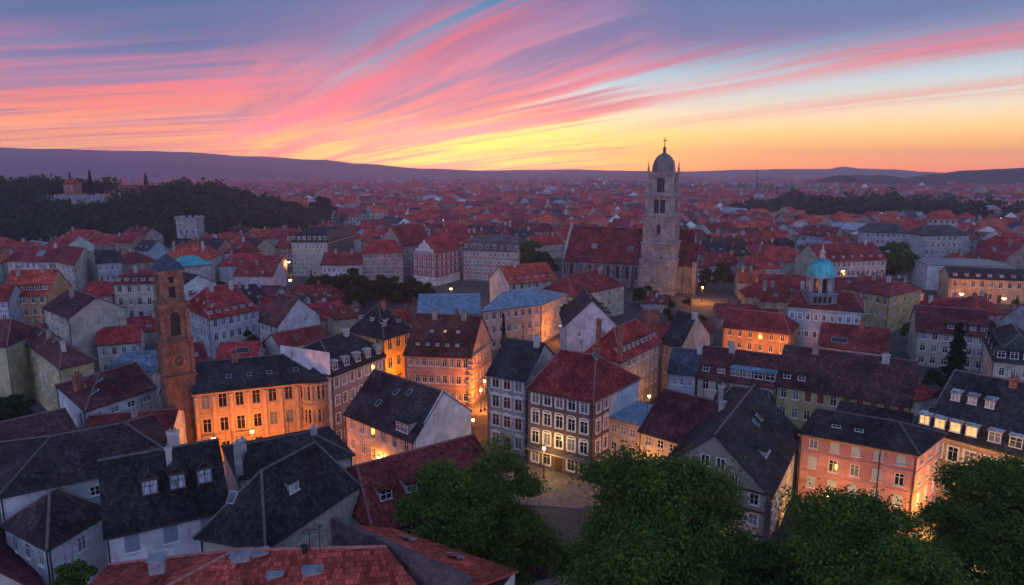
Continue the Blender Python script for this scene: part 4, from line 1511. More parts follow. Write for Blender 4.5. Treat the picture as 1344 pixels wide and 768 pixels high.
house('pale blue narrow house with a slate roof in the middle row', (877, 487), (914, 491), 9, d=9, ry=458, rc=(.06, .075, .10), wall=(.40, .45, .53), nf=3, nw=(3, 0), chim=[(.98, .1, .8, .8, .8, 1)], band=True)
house('peach house with a red-brown roof right of the pale blue house', (915, 493), (955, 498), 8.8, d=11, ry=456, rc=(.13, .045, .042), wall=(.50, .40, .31), nf=3, nw=(2, 0), dorm=[(0, 2, .9, 1.1, 1.1, 'shed')], chim=[(.95, .1, .9)])
house('cream house with four white dormers in a blue metal roof edge', (956, 498), (1017, 507), 8.6, d=11, ry=463, rc=(.12, .045, .045), wall=(.46, .42, .35), nf=3, nw=(5, 0), f0=0, dorm=[(0, 4, .7, 1.5, 1.35, 'flat', False, (0, 1), (.2, .32, .42))])
h34 = house('stone house with a red hipped roof and a row of white attic windows', (768, 462), (815, 472), 11, C=(866, 447), roof='hip', ax='b', ins=(.25, .2), ry=425, rc='red', wall=(.38, .33, .28), nf=4, nw=(0, 8), band=True,
            dorm=[(1, 9, .7, .85, 1.1, 'flat')], chim=[(.02, .9, 1.4, .7, .7, 0), (.1, -.5, 1.6, .7, .7, 0)])
house('slate-roofed house with a peach gable right of the white attic windows', (869, 447), (893, 456), 10.5, C=(932, 438), rh=4.8, rc='slate', wall=(.43, .35, .27), nf=3, nw=(3, 0), sky=[(0, .4, 1.2, 1.2, 1.0)], chim=[(.95, .1, .5)])
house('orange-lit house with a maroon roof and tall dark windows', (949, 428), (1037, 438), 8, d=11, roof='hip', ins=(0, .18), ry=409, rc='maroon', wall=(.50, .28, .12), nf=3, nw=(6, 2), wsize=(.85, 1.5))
house('white house whose broad gable faces the viewer under a slate roof', (742, 427), (811, 427), 10, d=15, ax='b', rh=5.4, rc='slate', wall=(.54, .54, .57), nf=3, nw=(2, 0), f0=2, wsize=(.9, 1.0), dorm=[(1, 3, 1.4, .9, .9, 'shed')])
house('brick stair tower with a flat cap between the slate roofs', (846, 406), (866, 406), 13, d=4, roof='flat', rc='grey', wall=(.20, .10, .08), wallmat='brick', nf=3, nw=(0, 0), cat='stair tower', name='stair_tower')
house('long hall with a blue sheet metal roof in the middle of town', (548, 412), (630, 411), 8, d=16, rh=3.4, rc='blue', wall=(.48, .48, .50), nf=2, nw=(8, 0), cat='hall', name='hall')
h39 = house('cream corner house with a blue metal roof and a lamp-lit end', (632, 408), (711, 399), 10, C=(742, 386), roof='hip', ins=(.1, .3), rh=3, rc='blue', wall=(.47, .38, .29), nf=3, nw=(8, 4), band=True)
house('red gabled roof with small dormers left of the church', (668, 372), (731, 366), 9, d=12, ry=347, rc='bright', nf=3, nw=(6, 0), dorm=[(0, 6, 1.2, .9, .9, 'shed')], chim=[(.3, .1, 1)])
house('yellow-walled house with a maroon hipped roof directly before the church nave', (752, 388), (820, 373), 9, d=12, roof='hip', ins=(.2, .25), ry=358, rc='maroon', wall=(.47, .41, .28), nf=3, nw=(5, 0), chim=[(.5, .3, 1), (.75, .2, 1)])

# --- the row of palaces beyond the little park
h43 = house('cream palace with a slate mansard and a tall blank brown gable on its right', (382, 318), (430, 318), 14, C=(464, 308), mans=(1.4, 3.2), roof='hip', ins=(.1, .1), rh=5, rc='slate', wall=(.47, .40, .28), nf=4, nw=(9, 0), band=True, style='trim',
            dorm=[(0, 7, .4, 1.2, 1.6, 'flat', False, (0, 1), (.5, .5, .5))], cat='palace', name='palace')
firewall(h43, 1, 0, 1, (.20, .125, .10), 18.6)
house('low maroon-roofed pale blue house before the blank brown gable', (421, 347), (474, 347), 8, d=12, ry=331, rc='maroon', wall=(.42, .45, .48), nf=2, nw=(8, 0), chim=[(.3, .1, 1), (.7, .1, 1)])
house('brown stone block with a red hipped roof left of the red and white corner palace', (475, 332), (529, 331), 12, d=16, roof='hip', ins=(.2, .2), ry=315, rc='red', wall=(.33, .24, .21), nf=4, nw=(8, 4), band=True)
h43d = house('red and white corner palace with a curved gable on a bright ground floor', (541, 329), (573, 332), 12.5, C=(603, 326), roof='hip', ax='b', ins=(.2, .2), ry=312, rc='red', wall=(.34, .085, .075), nf=4, nw=(5, 5), band=True, trimcol=(.6, .56, .54),
             style='trim', cat='palace', name='palace')
b = MB()
p, q = Vector(h43d.pts[0]), Vector(h43d.pts[1]); e = (q - p).normalized(); n = Vector((e.y, -e.x)); L = (q - p).length
pr = [(.12, 0), (.88, 0), (.84, 1.0), (.72, 1.3), (.68, 2.6), (.58, 3.2), (.5, 4.4), (.42, 3.2), (.32, 2.6), (.28, 1.3), (.16, 1.0)]
f = lambda u, z, k: (p.x + e.x * L * u + n.x * k, p.y + e.y * L * u + n.y * k, h43d.ze + z)
b.face([f(u, z, .3) for u, z in pr]); b.face([f(u, z, -.3) for u, z in reversed(pr)])
for i in range(len(pr)):
    u, v = pr[i], pr[(i + 1) % len(pr)]
    b.face([f(*u, .3), f(*u, -.3), f(*v, -.3), f(*v, .3)])
b.build('curved_gable', ['trim'], h43d.root, (.55, .50, .48))
for ei in (0, 1): firewall(h43d, ei, 0, 1, (.6, .57, .53), 3.0, th=.06, name='plinth_wall')
house('tall house with a dark red roof behind the corner palace', (528, 322), (566, 318), 13, d=14, ry=295, rc='maroon', wall=(.33, .25, .22), nf=4, nw=(6, 0), chim=[(.4, .1, 1)])
house('long brown palace with a grey dormered roof right of the corner palace', (607, 328), (682, 331), 12, d=16, mans=(1.6, 3.4), roof='hip', ins=(.1, .1), rh=5, rc=(.15, .12, .12), wall=(.36, .27, .23), nf=4, nw=(13, 0), band=True, style='trim',
      dorm=[(0, 8, .4, 1.3, 1.6, 'flat', False, (0, 1), (.4, .4, .42))], cat='palace', name='palace')
house('white gabled house with a brown roof right of the big white corner house', (340, 420), (365, 428), 9, C=(419, 412), rh=5.0, rc='brown', wall=(.54, .54, .54), nf=3, nw=(4, 0))
house('low wing with a maroon roof below the white gable', (368, 456), (432, 443), 6, d=7, rh=2.3, rc='maroon', nf=2, nw=(0, 0), sky=[(0, .4, 1.2)])

# --- right side
h46 = house('pale blue-grey public building carrying a turquoise domed turret', (1033, 401), (1134, 409), 12, d=17, roof='hip', ins=(.15, .15), rh=2.6, rc='maroon', wall=(.40, .45, .48), nf=3, nw=(9, 0), style='trim', band=True, cat='public building', name='public_building')
def dome_turret(H):
    c = P(1080, 395, 11.6)
    m_ = (Vector(H.pts[0]) + Vector(H.pts[1])) / 2
    f_ = 152.5 * math.cos(TH) + 26 * math.sin(TH)
    x, y = (1080 - CX) / FPX * f_ - H.c[0], 154.0 - H.c[1]
    U = 1.0
    b = MB()
    b.box((x, y, 11.5 + U), (5.8, 5.8, 2.3), 0, -.08); b.box((x, y, 13.8 + U), (6.3, 6.3, .3), 0, -.08)
    for k in range(5):
        b.box((x - 2.2 + k * 1.1, y - 2.95, 11.9 + U), (.7, .12, 1.5), 1, -.08)
    b.build('turret_base', ['plaster', 'glass'], H.root, (.17, .20, .23))
    b = MB()
    R_ = 2.55
    for k in range(8):
        a = math.pi / 8 + k * math.pi / 4
        b.box((x + R_ * math.cos(a), y + R_ * math.sin(a), 14.1 + U), (.75, .75, 3.4), 0, a)
    b.lathe([(2.0, 14.1 + U), (2.0, 17.5 + U)], 8, 1, (x, y), math.pi / 8)
    b.lathe([(2.95, 17.3 + U), (3.25, 17.5 + U), (3.25, 17.8 + U), (2.95, 17.85 + U)], 16, 0, (x, y))
    b.build('lantern_drum', ['plaster', 'glass'], H.root, (.24, .28, .32))
    prof = [(3.0 * math.cos(t), 17.85 + U + 3.9 * math.sin(t)) for t in [i * math.pi / 2 / 9 for i in range(9)]] + [(.55, 21.7 + U)]
    b = MB(); b.lathe(prof, 24, 0, (x, y))
    for k in range(16):
        a = 2 * math.pi * k / 16
        b.tube([(x + (r + .02) * math.cos(a), y + (r + .02) * math.sin(a), z) for r, z in prof], [.07] * len(prof), 4)
    b.build('dome', ['roof_metal'], H.root, (.06, .42, .44))
    b = MB()
    b.lathe([(r_, z_ + U) for r_, z_ in ((.6, 21.7), (.75, 22.1), (.5, 22.2), (.5, 23.0), (.75, 23.1), (.4, 23.6), (.14, 23.9), (.12, 24.9), (0, 25.0))], 12, 0, (x, y))
    b.build('finial', ['trim'], H.root, (.42, .36, .27))
dome_turret(h46)
house('yellow corner house with a maroon roof right of the domed turret', (1104, 377), (1168, 389), 10, C=(1209, 379), roof='hip', ins=(.15, .25), ry=367, rc='maroon', wall=(.47, .34, .15), nf=3, nw=(7, 3), chim=[(.4, .2, 1), (.7, .2, 1)])
house('long beige house with a red dormered roof behind the domed turret', (1078, 343), (1164, 340), 10, d=15, rh=5.5, rc='maroon', wall=(.47, .40, .32), nf=3, nw=(13, 0), dorm=[(0, 7, 1.2, 1.0, 1.0, 'shed')], chim=[(.85, .1, 1)])
house('modern flat-roofed pale block in long white bands', (1218, 348), (1332, 351), 9, d=22, roof='flat', rc='grey', wall=(.48, .50, .53), nf=3, nw=(0, 0), band=True, trimcol=(.6, .6, .62), cat='office block', name='office_block')
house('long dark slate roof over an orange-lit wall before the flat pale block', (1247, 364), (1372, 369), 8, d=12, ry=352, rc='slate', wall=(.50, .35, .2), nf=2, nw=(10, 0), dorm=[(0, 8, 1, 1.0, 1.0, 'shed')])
house('grey square block with a dark hipped roof left of the street by the park wood', (1128, 304), (1192, 306), 13, d=15, roof='hip', ins=(.2, .2), rh=4, rc=(.10, .09, .10), wall=(.36, .36, .38), nf=4, nw=(9, 0))
house('grey square block with a dark hipped roof right of the street by the park wood', (1214, 309), (1273, 308), 13, d=15, roof='hip', ins=(.2, .2), rh=4, rc=(.10, .085, .09), wall=(.42, .40, .39), nf=4, nw=(8, 0))
house('cream corner house with a green-black mansard at the right edge', (1291, 444), (1305, 474), 10, C=(1374, 481), mans=(1.3, 2.3), roof='hip', ins=(.2, .2), rh=4.2, rc=(.04, .052, .056), wall=(.46, .40, .32), nf=3, nw=(4, 4), dorm=[(1, 4, .4, 1.2, 1.4, 'flat'), (0, 4, .4, 1.1, 1.3, 'flat')])
house('cream house with a wide maroon roof behind the dark conifer', (1203, 433), (1300, 441), 8, d=13, ry=404, rc=(.125, .034, .036), wall=(.45, .39, .32), nf=3, nw=(6, 0), dorm=[(0, 4, 1, 1.1, 1.0, 'shed', False, (.4, 1))])
house('low hall with a maroon roof and pale gable in front of the public building', (1074, 453), (1165, 463), 7, d=13, ry=427, rc='maroon', wall=(.5, .5, .52), nf=2, nw=(7, 0), chim=[(.6, .1, 1)], sky=[(0, .3, 1.2, 3, 1.5)])
house('low dark maroon roof filling the gap between the two leafy trees at the bottom', (644, 774), (752, 744), 3.0, d=16, rh=1.9, rc=(.085, .028, .034), wall=(.3, .27, .25), nf=1, nw=(0, 0), sky=[(0, .5, 3.0)])


# ------------------------------------------------------------------ the church
def build_church():
    O = P(740, 339, 9.6)
    rz = R(-24)
    root = thing('church', 'grey stone church with a maroon nave roof and a tall domed bell tower', 'church', (O.x, O.y, 0), rz)
    ST = (.29, .255, .225)
    FOOT.append([tuple((Vector((O.x, O.y)) + Vector((x * math.cos(rz) - y * math.sin(rz), x * math.sin(rz) + y * math.cos(rz))))) for x, y in ((-1, -10), (54, -10), (54, 20), (-1, 20))])
    L, D, ze, zr = 47.5, 18.0, 9.6, 21.0
    b = MB()
    holes = [(2.5 + i * 3.6, 3.7 + i * 3.6, 3.2, 7.6) for i in range(8)]
    wall_holes(b, (0, 0), (L, 0), 0, ze - .1, holes, .4)
    b.wall((L, 0), (L, D), 0, ze - .1); b.wall((L, D), (0, D), 0, ze - .1); b.wall((0, D), (0, 0), 0, ze - .1)
    for x in (0, L):
        t = [(x, 0, ze - .1), (x, D, ze - .1), (x, D / 2, zr - .2)]
        b.face(t if x else t[::-1])
    b.build('nave_wall', ['stone'], root, ST)
    for h in holes:
        add_window(root, ((h[0] + h[1]) / 2, .1, h[2]), 0, h[1] - h[0], h[3] - h[2], 'plain', (.16, .14, .13))
    for i in range(9):
        bb = MB()
        bb.box((1.2 + i * 3.6, -.45, 0), (.7, 1.0, 7.2)); bb.frustum([(.85 + i * 3.6, -.95), (1.55 + i * 3.6, -.95), (1.55 + i * 3.6, .0), (.85 + i * 3.6, .0)], 7.2,
                                                            [(.85 + i * 3.6, -.1), (1.55 + i * 3.6, -.1), (1.55 + i * 3.6, 0), (.85 + i * 3.6, 0)], 8.6)
        bb.build('buttress', ['stone'], root, ST)
    r = MB()
    o, s = .6, (zr - ze) / (D / 2)
    A_, B_, C_, D_ = (.45, -o, ze - o * s), (L, -o, ze - o * s), (L, D + o, ze - o * s), (.45, D + o, ze - o * s)
    R0, R1 = (.45, D / 2, zr), (L, D / 2, zr)
    r.face([A_, B_, R1, R0]); r.face([C_, D_, R0, R1])
    dn = lambda p: (p[0], p[1], p[2] - .3)
    r.face([dn(R0), dn(R1), dn(B_), dn(A_)]); r.face([dn(A_), dn(B_), B_, A_])
    r.tube([R0, R1], [.18, .18], 6)
    roof = r.build('nave_roof', ['roof_tile'], root, (.21, .040, .042))
    for x, k in ((11, 3.2), (25, 2.8)):
        mb = dormer_mesh(1.9, 1.3, s, 'shed')
        d_ = link('dormer', mb.mesh('dormer', ['dormer_wall', 'roof_slate', 'white_frame', 'glass']), roof, (.36, .42, .5))
        d_.location = (x, k, ze + s * k)
    # coped gable at the left end
    g = MB()
    pr = [(-.6, 0), (D + .6, 0), (D + .6, ze + .3), (D / 2 + .7, zr + 1.2), (D / 2 - .7, zr + 1.2), (-.6, ze + .3)]
    f = lambda y, z, x: (x, y, z)
    g.face([f(y, z, .4) for y, z in pr]); g.face([f(y, z, -.4) for y, z in reversed(pr)])
    for i in range(len(pr)):
        u, v = pr[i], pr[(i + 1) % len(pr)]
        g.face([f(*u, -.4), f(*v, -.4), f(*v, .4), f(*u, .4)])
    g.build('gable_wall', ['stone'], root, (.36, .31, .28))
    # side chapel block round the tower, lean-to roof
    c = MB()
    c.prism([(29.5, -4.2), (50, -4.2), (50, 0.02), (29.5, 0.02)], 0, 10.2, 0)
    c.face([(29.5, -4.2, 10.2), (29.5, 0.02, 10.2), (29.5, 0.02, 16.5)][::-1]); c.face([(50, -4.2, 10.2), (50, 0.02, 10.2), (50, 0.02, 16.5)])
    c.box((49.6, -4.6, 0), (1.4, 1.4, 11.2)); c.box((46.5, -4.5, 0), (1.0, .9, 9.4))
    c.build('chapel_wall', ['stone'], root, (.26, .23, .205))
    c = MB()
    c.face([(29.9, -4.8, 9.8), (50.3, -4.8, 9.8), (50.3, .6, 17.4), (29.9, .6, 17.4)])
    c.face([(29.9, -4.8, 9.5), (50.3, -4.8, 9.5), (50.3, -4.8, 9.8), (29.9, -4.8, 9.8)])
    c.face([(50.3, -4.8, 9.5), (50.3, .6, 17.1), (50.3, .6, 17.4), (50.3, -4.8, 9.8)])
    c.build('chapel_roof', ['roof_tile'], root, (.13, .033, .036))
    # tower
    tx, ty = 37.9, -5.1
    sq = lambda h: [(tx - h, ty - h), (tx + h, ty - h), (tx + h, ty + h), (tx - h, ty + h)]
    secs = [(6.1, 0, 12.2), (5.65, 12.2, 18.2), (5.1, 18.2, 27.2), (4.9, 27.2, 34.2), (4.15, 34.2, 41.6)]
    t = MB()
    for h, z0, z1 in secs:
        q = sq(h)
        for i in range(4):
            hs = []
            w2 = 2 * h
            if z0 > 34: hs = [(h - 1.3, h + 1.3, 35.2, 40.0)]
            elif z0 > 27: hs = [(h - 1.9, h - .18, 28.2, 32.8), (h + .18, h + 1.9, 28.2, 32.8)]
            elif z0 > 18: hs = [(h - .75, h + .75, 21.0, 24.2)]
            wall_holes(t, q[i], q[(i + 1) % 4], z0, z1, hs, .7)
    t.build('tower_wall', ['stone'], root, (.27, .24, .215))
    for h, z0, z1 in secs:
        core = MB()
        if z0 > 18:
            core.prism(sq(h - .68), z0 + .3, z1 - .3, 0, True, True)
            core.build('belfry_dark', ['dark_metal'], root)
    for h, z in ((6.1, 12.2), (5.65, 18.2), (5.1, 27.2), (4.9, 34.2), (4.15, 41.6)):
        c = MB()
        big = z > 20
        c.prism(sq(h + (.4 if big else .22)), z - .5, z, 0, True, True)
        if big: c.prism(sq(h + .8), z + .003, z + .45, 0, True, True)
        c.build('cornice', ['stone'], root, (.32, .29, .26))
    for i in range(4):       # corner pilasters
        px, py = sq(4.8)[i]
        c = MB(); c.box((px, py, 18.3), (1.0, 1.0, 8.5)); c.build('pilaster', ['stone'], root, (.29, .255, .225))
        px, py = sq(4.0)[i]
        c = MB(); c.box((px, py, 34.7), (.8, .8, 6.5)); c.build('pilaster', ['stone'], root, (.29, .255, .225))
        px, py = sq(4.3)[i]
        c = MB(); c.box((px, py, 42.0), (.6, .6, 1.3)); c.lathe([(.34, 43.3), (.16, 44.4), (.2, 44.6), (0.0, 46.2)], 8, 0, (px, py)); c.build('pinnacle', ['stone'], root, (.3, .26, .23))
    d = MB()
    prof = [(3.85, 42.0), (3.9, 42.7)] + [(3.85 * math.cos(a), 42.7 + 5.6 * math.sin(a)) for a in [i * math.pi / 2 / 9 for i in range(1, 9)]] + [(.5, 48.2)]
    d.lathe(prof, 8, 0, (tx, ty), math.pi / 8)
    for k in range(8):
        a = math.pi / 8 + k * math.pi / 4
        d.tube([(tx + r_ * math.cos(a), ty + r_ * math.sin(a), z) for r_, z in prof], [.14] * len(prof), 5)
    d.build('dome', ['stone'], root, (.23, .195, .175))
    d = MB()
    d.lathe([(.85, 48.0), (.9, 48.3), (.55, 48.5), (.5, 49.8), (.7, 50.0), (.25, 50.5), (.14, 50.8), (.12, 51.2)], 10, 0, (tx, ty))
    d.build('finial', ['stone'], root, (.16, .12, .10))
    d = MB()
    d.box((tx, ty, 51.0), (.24, .2, 2.6)); d.box((tx, ty, 52.5), (1.4, .2, .24))
    d.build('cross', ['dark_metal'], root)


build_church()


# ------------------------------------------------------------------ the brick bell tower on the left
def build_brick_tower():
    p = P(231, 486, 14.0)
    D = 95.5
    x = (232 - CX) / FPX * (D * math.cos(TH) + 28 * math.sin(TH))
    rz = R(38)
    root = thing('bell_tower', 'slim red brick bell tower with a dark tent roof, clock and arched belfry', 'bell tower', (x, D, 0), rz)
    root.scale = (.80, .80, 1.0)
    FOOT.append([(x - 4, D - 4), (x + 4, D - 4), (x + 4, D + 4), (x - 4, D + 4)])
    BR = (.205, .108, .072)
    sq = lambda h: [(-h, -h), (h, -h), (h, h), (-h, h)]
    t = MB()
    secs = [(2.45, 0, 13.2, []), (2.35, 13.2, 18.3, []), (2.15, 18.3, 23.6, [(1.35, 2.95, 19.2, 21.8)]), (1.75, 23.6, 28.3, [(1.2, 2.3, 24.6, 26.2), (1.35, 2.15, 26.7, 27.6)])]
    for h, z0, z1, hs in secs:
        q = sq(h)
        for i in range(4): wall_holes(t, q[i], q[(i + 1) % 4], z0, z1, hs, .5)
    t.build('shaft', ['brick'], root, BR)
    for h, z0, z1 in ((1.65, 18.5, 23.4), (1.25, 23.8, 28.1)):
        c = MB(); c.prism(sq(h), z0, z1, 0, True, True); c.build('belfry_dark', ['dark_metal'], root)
    for h, z in ((2.45, 13.2), (2.35, 18.3), (2.15, 23.6), (1.75, 28.3)):
        c = MB()
        c.prism(sq(h + .12), z - .5, z - .22, 0, True, True)
        c.prism(sq(h + .28), z - .217, z, 0, True, True)
        c.prism(sq(h + .42), z + .003, z + .22, 0, True, True)
        c.build('cornice', ['brick'], root, (.23, .125, .085))
    for i in range(4):
        for h, z0, z1, w in ((2.05, 18.55, 23.0, .7), (1.68, 23.85, 27.7, .5), (2.3, 13.45, 17.7, .55)):
            px, py = sq(h)[i]
            c = MB(); c.box((px, py, z0), (w, w, z1 - z0)); c.build('pilaster', ['brick'], root, (.22, .115, .078))
    # arch heads over the belfry openings and clock on each face
    for i in range(4):
        a = i * math.pi / 2
        ca, sa = math.cos(a), math.sin(a)
        rot = lambda x_, y_, z_: (x_ * ca - y_ * sa, x_ * sa + y_ * ca, z_)
        c = MB()
        n = 10
        for k in range(n):
            t0, t1 = math.pi * k / n, math.pi * (k + 1) / n
            pts = [(.8 * math.cos(t0), 21.8 + .8 * math.sin(t0)), (1.05 * math.cos(t0), 21.8 + 1.05 * math.sin(t0)), (1.05 * math.cos(t1), 21.8 + 1.05 * math.sin(t1)), (.8 * math.cos(t1), 21.8 + .8 * math.sin(t1))]
            c.face([rot(x_, -2.25, z_) for x_, z_ in pts])
            c.face([rot(pts[2][0], -2.15, pts[2][1]), rot(pts[2][0], -2.25, pts[2][1]), rot(pts[1][0], -2.25, pts[1][1]), rot(pts[1][0], -2.15, pts[1][1])])
        c.build('arch', ['brick'], root, (.25, .135, .095))
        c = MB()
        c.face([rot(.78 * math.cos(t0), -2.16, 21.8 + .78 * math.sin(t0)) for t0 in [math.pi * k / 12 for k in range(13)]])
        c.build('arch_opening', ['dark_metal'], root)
        c = MB()
        N = 20
        for k in range(N):
            t0, t1 = 2 * math.pi * k / N, 2 * math.pi * (k + 1) / N
            pp = lambda r_, t_, y_: rot(r_ * math.cos(t_), y_, 15.5 + r_ * math.sin(t_))
            c.face([pp(.8, t0, -2.46), pp(1.1, t0, -2.46), pp(1.1, t1, -2.46), pp(.8, t1, -2.46)], 0)
            c.face([pp(1.1, t0, -2.46), pp(1.1, t0, -2.35), pp(1.1, t1, -2.35), pp(1.1, t1, -2.46)], 0)
        c.face([rot(.8 * math.cos(2 * math.pi * k / N), -2.40, 15.5 + .8 * math.sin(2 * math.pi * k / N)) for k in range(N)], 1)
        for k in range(12):
            t0 = math.pi / 6 * k
            c.box(rot(.66 * math.sin(t0), -2.42, 15.46 + .66 * math.cos(t0)), (.07, .03, .09), 2, a)
        for t0, r_ in ((.9, .45), (-1.6, .6)):
            for s in range(6): c.box(rot(r_ * s / 6 * math.sin(t0), -2.425, 15.47 + r_ * s / 6 * math.cos(t0)), (.07, .03, .1), 2, a)
        c.build('clock', ['brick', 'wood', 'trim'], root, (.32, .17, .11))
    r = MB()
    r.frustum(sq(2.3), 28.5, sq(1.6), 29.5, 0)
    r.frustum(sq(1.6), 29.5, sq(.25), 30.6, 0, True)
    r.tube([(0, 0, 30.5), (0, 0, 31.6)], [.09, .02], 6)
    r.build('roof', ['roof_slate'], root, (.055, .085, .115))


build_brick_tower()


# ------------------------------------------------------------------ trees
LEAFC = {}


def crown_mesh(name, seed, rx, ry, rz, n_clump, per, leaf, matname='leaf', clump_r=.18, base=.0, lobes=None):
    """many leaf faces gathered into twig clumps through the volume of the crown; origin at the crown's centre"""
    rs = np.random.RandomState(seed)
    # boughs spread through the crown, twig clumps round each bough's outer shell
    nl = max(14, min(34, n_clump // 14))
    fi = np.arange(nl) + .5
    fz = 1 - 1.75 * fi / nl                       # spread evenly over the crown so that no side stays bare
    fa = fi * 2.39996 + seed
    fr = np.sqrt(np.clip(1 - fz ** 2, 0, 1))
    ld = np.stack([fr * np.cos(fa), fr * np.sin(fa), fz], 1)
    lc = ld * rs.uniform(.36, .92, nl)[:, None]
    lr = rs.uniform(.15, .36, nl)
    li = rs.randint(0, nl, n_clump)
    d = rs.normal(size=(n_clump, 3)); d /= np.linalg.norm(d, axis=1)[:, None]
    d[:, 2] = np.where(d[:, 2] < -.35, -d[:, 2] * .5, d[:, 2])
    c = lc[li] + d * (lr[li] * rs.uniform(.55, 1.05, n_clump))[:, None] * np.array([1, 1, .75])
    c[:, 2] = np.where(c[:, 2] < -.6, -.6 + (c[:, 2] + .6) * .25, c[:, 2])
    c[:, :2] *= (1 - .30 * np.clip(c[:, 2], 0, 1))[:, None]
    c *= np.array([rx, ry, rz])
    cr = clump_r * .8 * min(rx, rz) * rs.uniform(.6, 1.3, n_clump)
    off = rs.normal(size=(n_clump, per, 3)) * .55
    off[:, :, 2] *= .65
    ctr = (c[:, None, :] + off * cr[:, None, None]).reshape(-1, 3)
    n = len(ctr)
    nrm = rs.normal(size=(n, 3)) + np.array([0, 0, .9]); nrm /= np.linalg.norm(nrm, axis=1)[:, None]
    t = np.cross(nrm, rs.normal(size=(n, 3))); t /= np.linalg.norm(t, axis=1)[:, None]
    bt = np.cross(nrm, t)
    s = leaf * rs.uniform(.6, 1.35, n)[:, None]
    t *= s; bt *= s * .62
    V = np.empty((n, 4, 3), np.float32)
    V[:, 0] = ctr - t; V[:, 1] = ctr - bt * .9 + t * .1; V[:, 2] = ctr + t; V[:, 3] = ctr + bt * .9 + t * .1
    me = bpy.data.meshes.new(name)
    me.vertices.add(n * 4); me.vertices.foreach_set('co', V.ravel())
    me.loops.add(n * 4); me.loops.foreach_set('vertex_index', np.arange(n * 4, dtype=np.int32))
    me.polygons.add(n); me.polygons.foreach_set('loop_start', np.arange(0, n * 4, 4, dtype=np.int32))
    me.update(calc_edges=True)
    me.materials.append(M[matname])
    return me, c


def trunk_build(root, seed, h, r, targets, crown_c, nb=9):
    rs = random.Random(seed)
    b = MB()
    top = Vector((rs.uniform(-.4, .4), rs.uniform(-.4, .4), h))
    mid = Vector((rs.uniform(-.25, .25), rs.uniform(-.25, .25), h * .5))
    b.tube([(0, 0, -.2), (0, 0, .5), mid, top, top + Vector((.3, .1, h * .45))], [r * 1.5, r, r * .8, r * .6, r * .15], 9)
    for k in range(nb):
        t = Vector(targets[(k * 37) % len(targets)]) + Vector(crown_c)
        s = mid.lerp(top, rs.uniform(.3, 1.2))
        m_ = s.lerp(t, .5) + Vector((0, 0, rs.uniform(.2, .9)))
        b.tube([s, m_, t], [r * .38, r * .22, r * .06], 6)
    return b.build('trunk', ['bark'], root)


def tree(label, px, py_top, zc, D, rx, rz_, seed, n_clump, per, leaf, matname='leaf', group=None, ry=None, name='broadleaf_tree', cat='tree', clump_r=.18):
    """D: distance along the ground from the viewer, px: picture column of the trunk"""
    f = D * math.cos(TH) + (CAM_H - zc) * math.sin(TH)
    x = (px - CX) / FPX * f
    if py_top is not None:
        ztop = z_at(Vector((x, D, 0)), py_top)
        zc = ztop - rz_
    root = thing(name, label, cat, (x, D, 0), 0, group)
    key = (seed, rx, rz_, n_clump, per, leaf, matname)
    me, c = crown_mesh('crown', seed, rx, ry or rx, rz_, n_clump, per, leaf, matname, clump_r)
    o = link('crown', me, root)
    o.location = (0, 0, zc)
    trunk_build(root, seed, max(zc - rz_ * .35, 1.0), max(.12, rx * .055), [tuple(v) for v in c], (0, 0, zc))
    return root


tree('leafy dark green tree between the long red roof and the ornate town house', 621, 581, 12, 59, 7.3, 8.6, 11, 460, 330, .15)
tree('biggest bright green tree in front of the timber-framed gable', 856, 586, 12, 52, 8.6, 9.6, 12, 600, 300, .15)
tree('rounded green tree below the pink house courtyard', 1118, 656, 9, 47, 7.4, 7.2, 13, 460, 330, .14)
tree('dark green tree in the lower right corner before the mansard house', 1310, 601, 11, 56, 6.8, 9.0, 14, 420, 320, .15)
tree('low dark tree between the biggest tree and the courtyard', 1010, 716, 8, 46, 4.0, 4.0, 15, 200, 170, .19, 'leaf_dark')
tree('small bush beside the little white house with the pyramid roof', 97, 733, 7, 53, 1.75, 1.9, 16, 110, 120, .13, name='bush', cat='bush')
tree('dark low tree at the left edge beside the yellow house', 16, 516, 4, 104, 4.2, 3.2, 17, 150, 90, .28, 'leaf_dark')
tree('round tree beside the lamp-lit end of the cream corner house', 746, 392, 5, 158, 2.4, 4.2, 18, 110, 80, .34)
tree('small green tree right of the big white corner house', 332, 428, 5, 141, 2.6, 4.6, 19, 120, 80, .32, 'leaf_dark')
tree('tall round tree left of the church nave, upper one', 700, 313, 7, 262, 6.0, 7.5, 20, 190, 80, .55)
tree('broad dark tree left of the church nave, lower one', 714, 328, 7, 250, 5.5, 6.5, 21, 180, 80, .55, 'leaf_dark')
tree('slim dark tree right of the church, nearer the tower', 925, 347, 5, 238, 2.6, 5.0, 22, 110, 80, .45, 'leaf_dark')
tree('round dark tree right of the church, farther from the tower', 949, 345, 5, 240, 4.2, 4.6, 23, 140, 80, .5, 'leaf_dark')
tree('dark hedge tree at the foot of the church tower, left', 846, 377, 3, 214, 4.5, 2.6, 24, 140, 80, .42, 'leaf_dark')
tree('dark hedge tree at the foot of the church tower, right', 872, 388, 3, 206, 4.2, 2.6, 25, 140, 80, .42, 'leaf_dark')
tree('big rounded tree in the street right of the grey blocks, nearer', 1182, 326, 6, 262, 7.0, 5.5, 26, 210, 80, .55)
tree('big rounded tree in the street right of the grey blocks, farther', 1176, 316, 6, 285, 7.5, 6.0, 27, 210, 80, .6)
tree('dark tree alone on the slope above the red roofs, left of centre', 423, 257, 9, 520, 9.5, 8.5, 28, 170, 70, 1.0, 'leaf_dark')
tree('dark tree beside the orange lights at the right, larger', 1280, 268, 9, 470, 13.0, 8.5, 29, 190, 70, 1.0, 'leaf_dark')
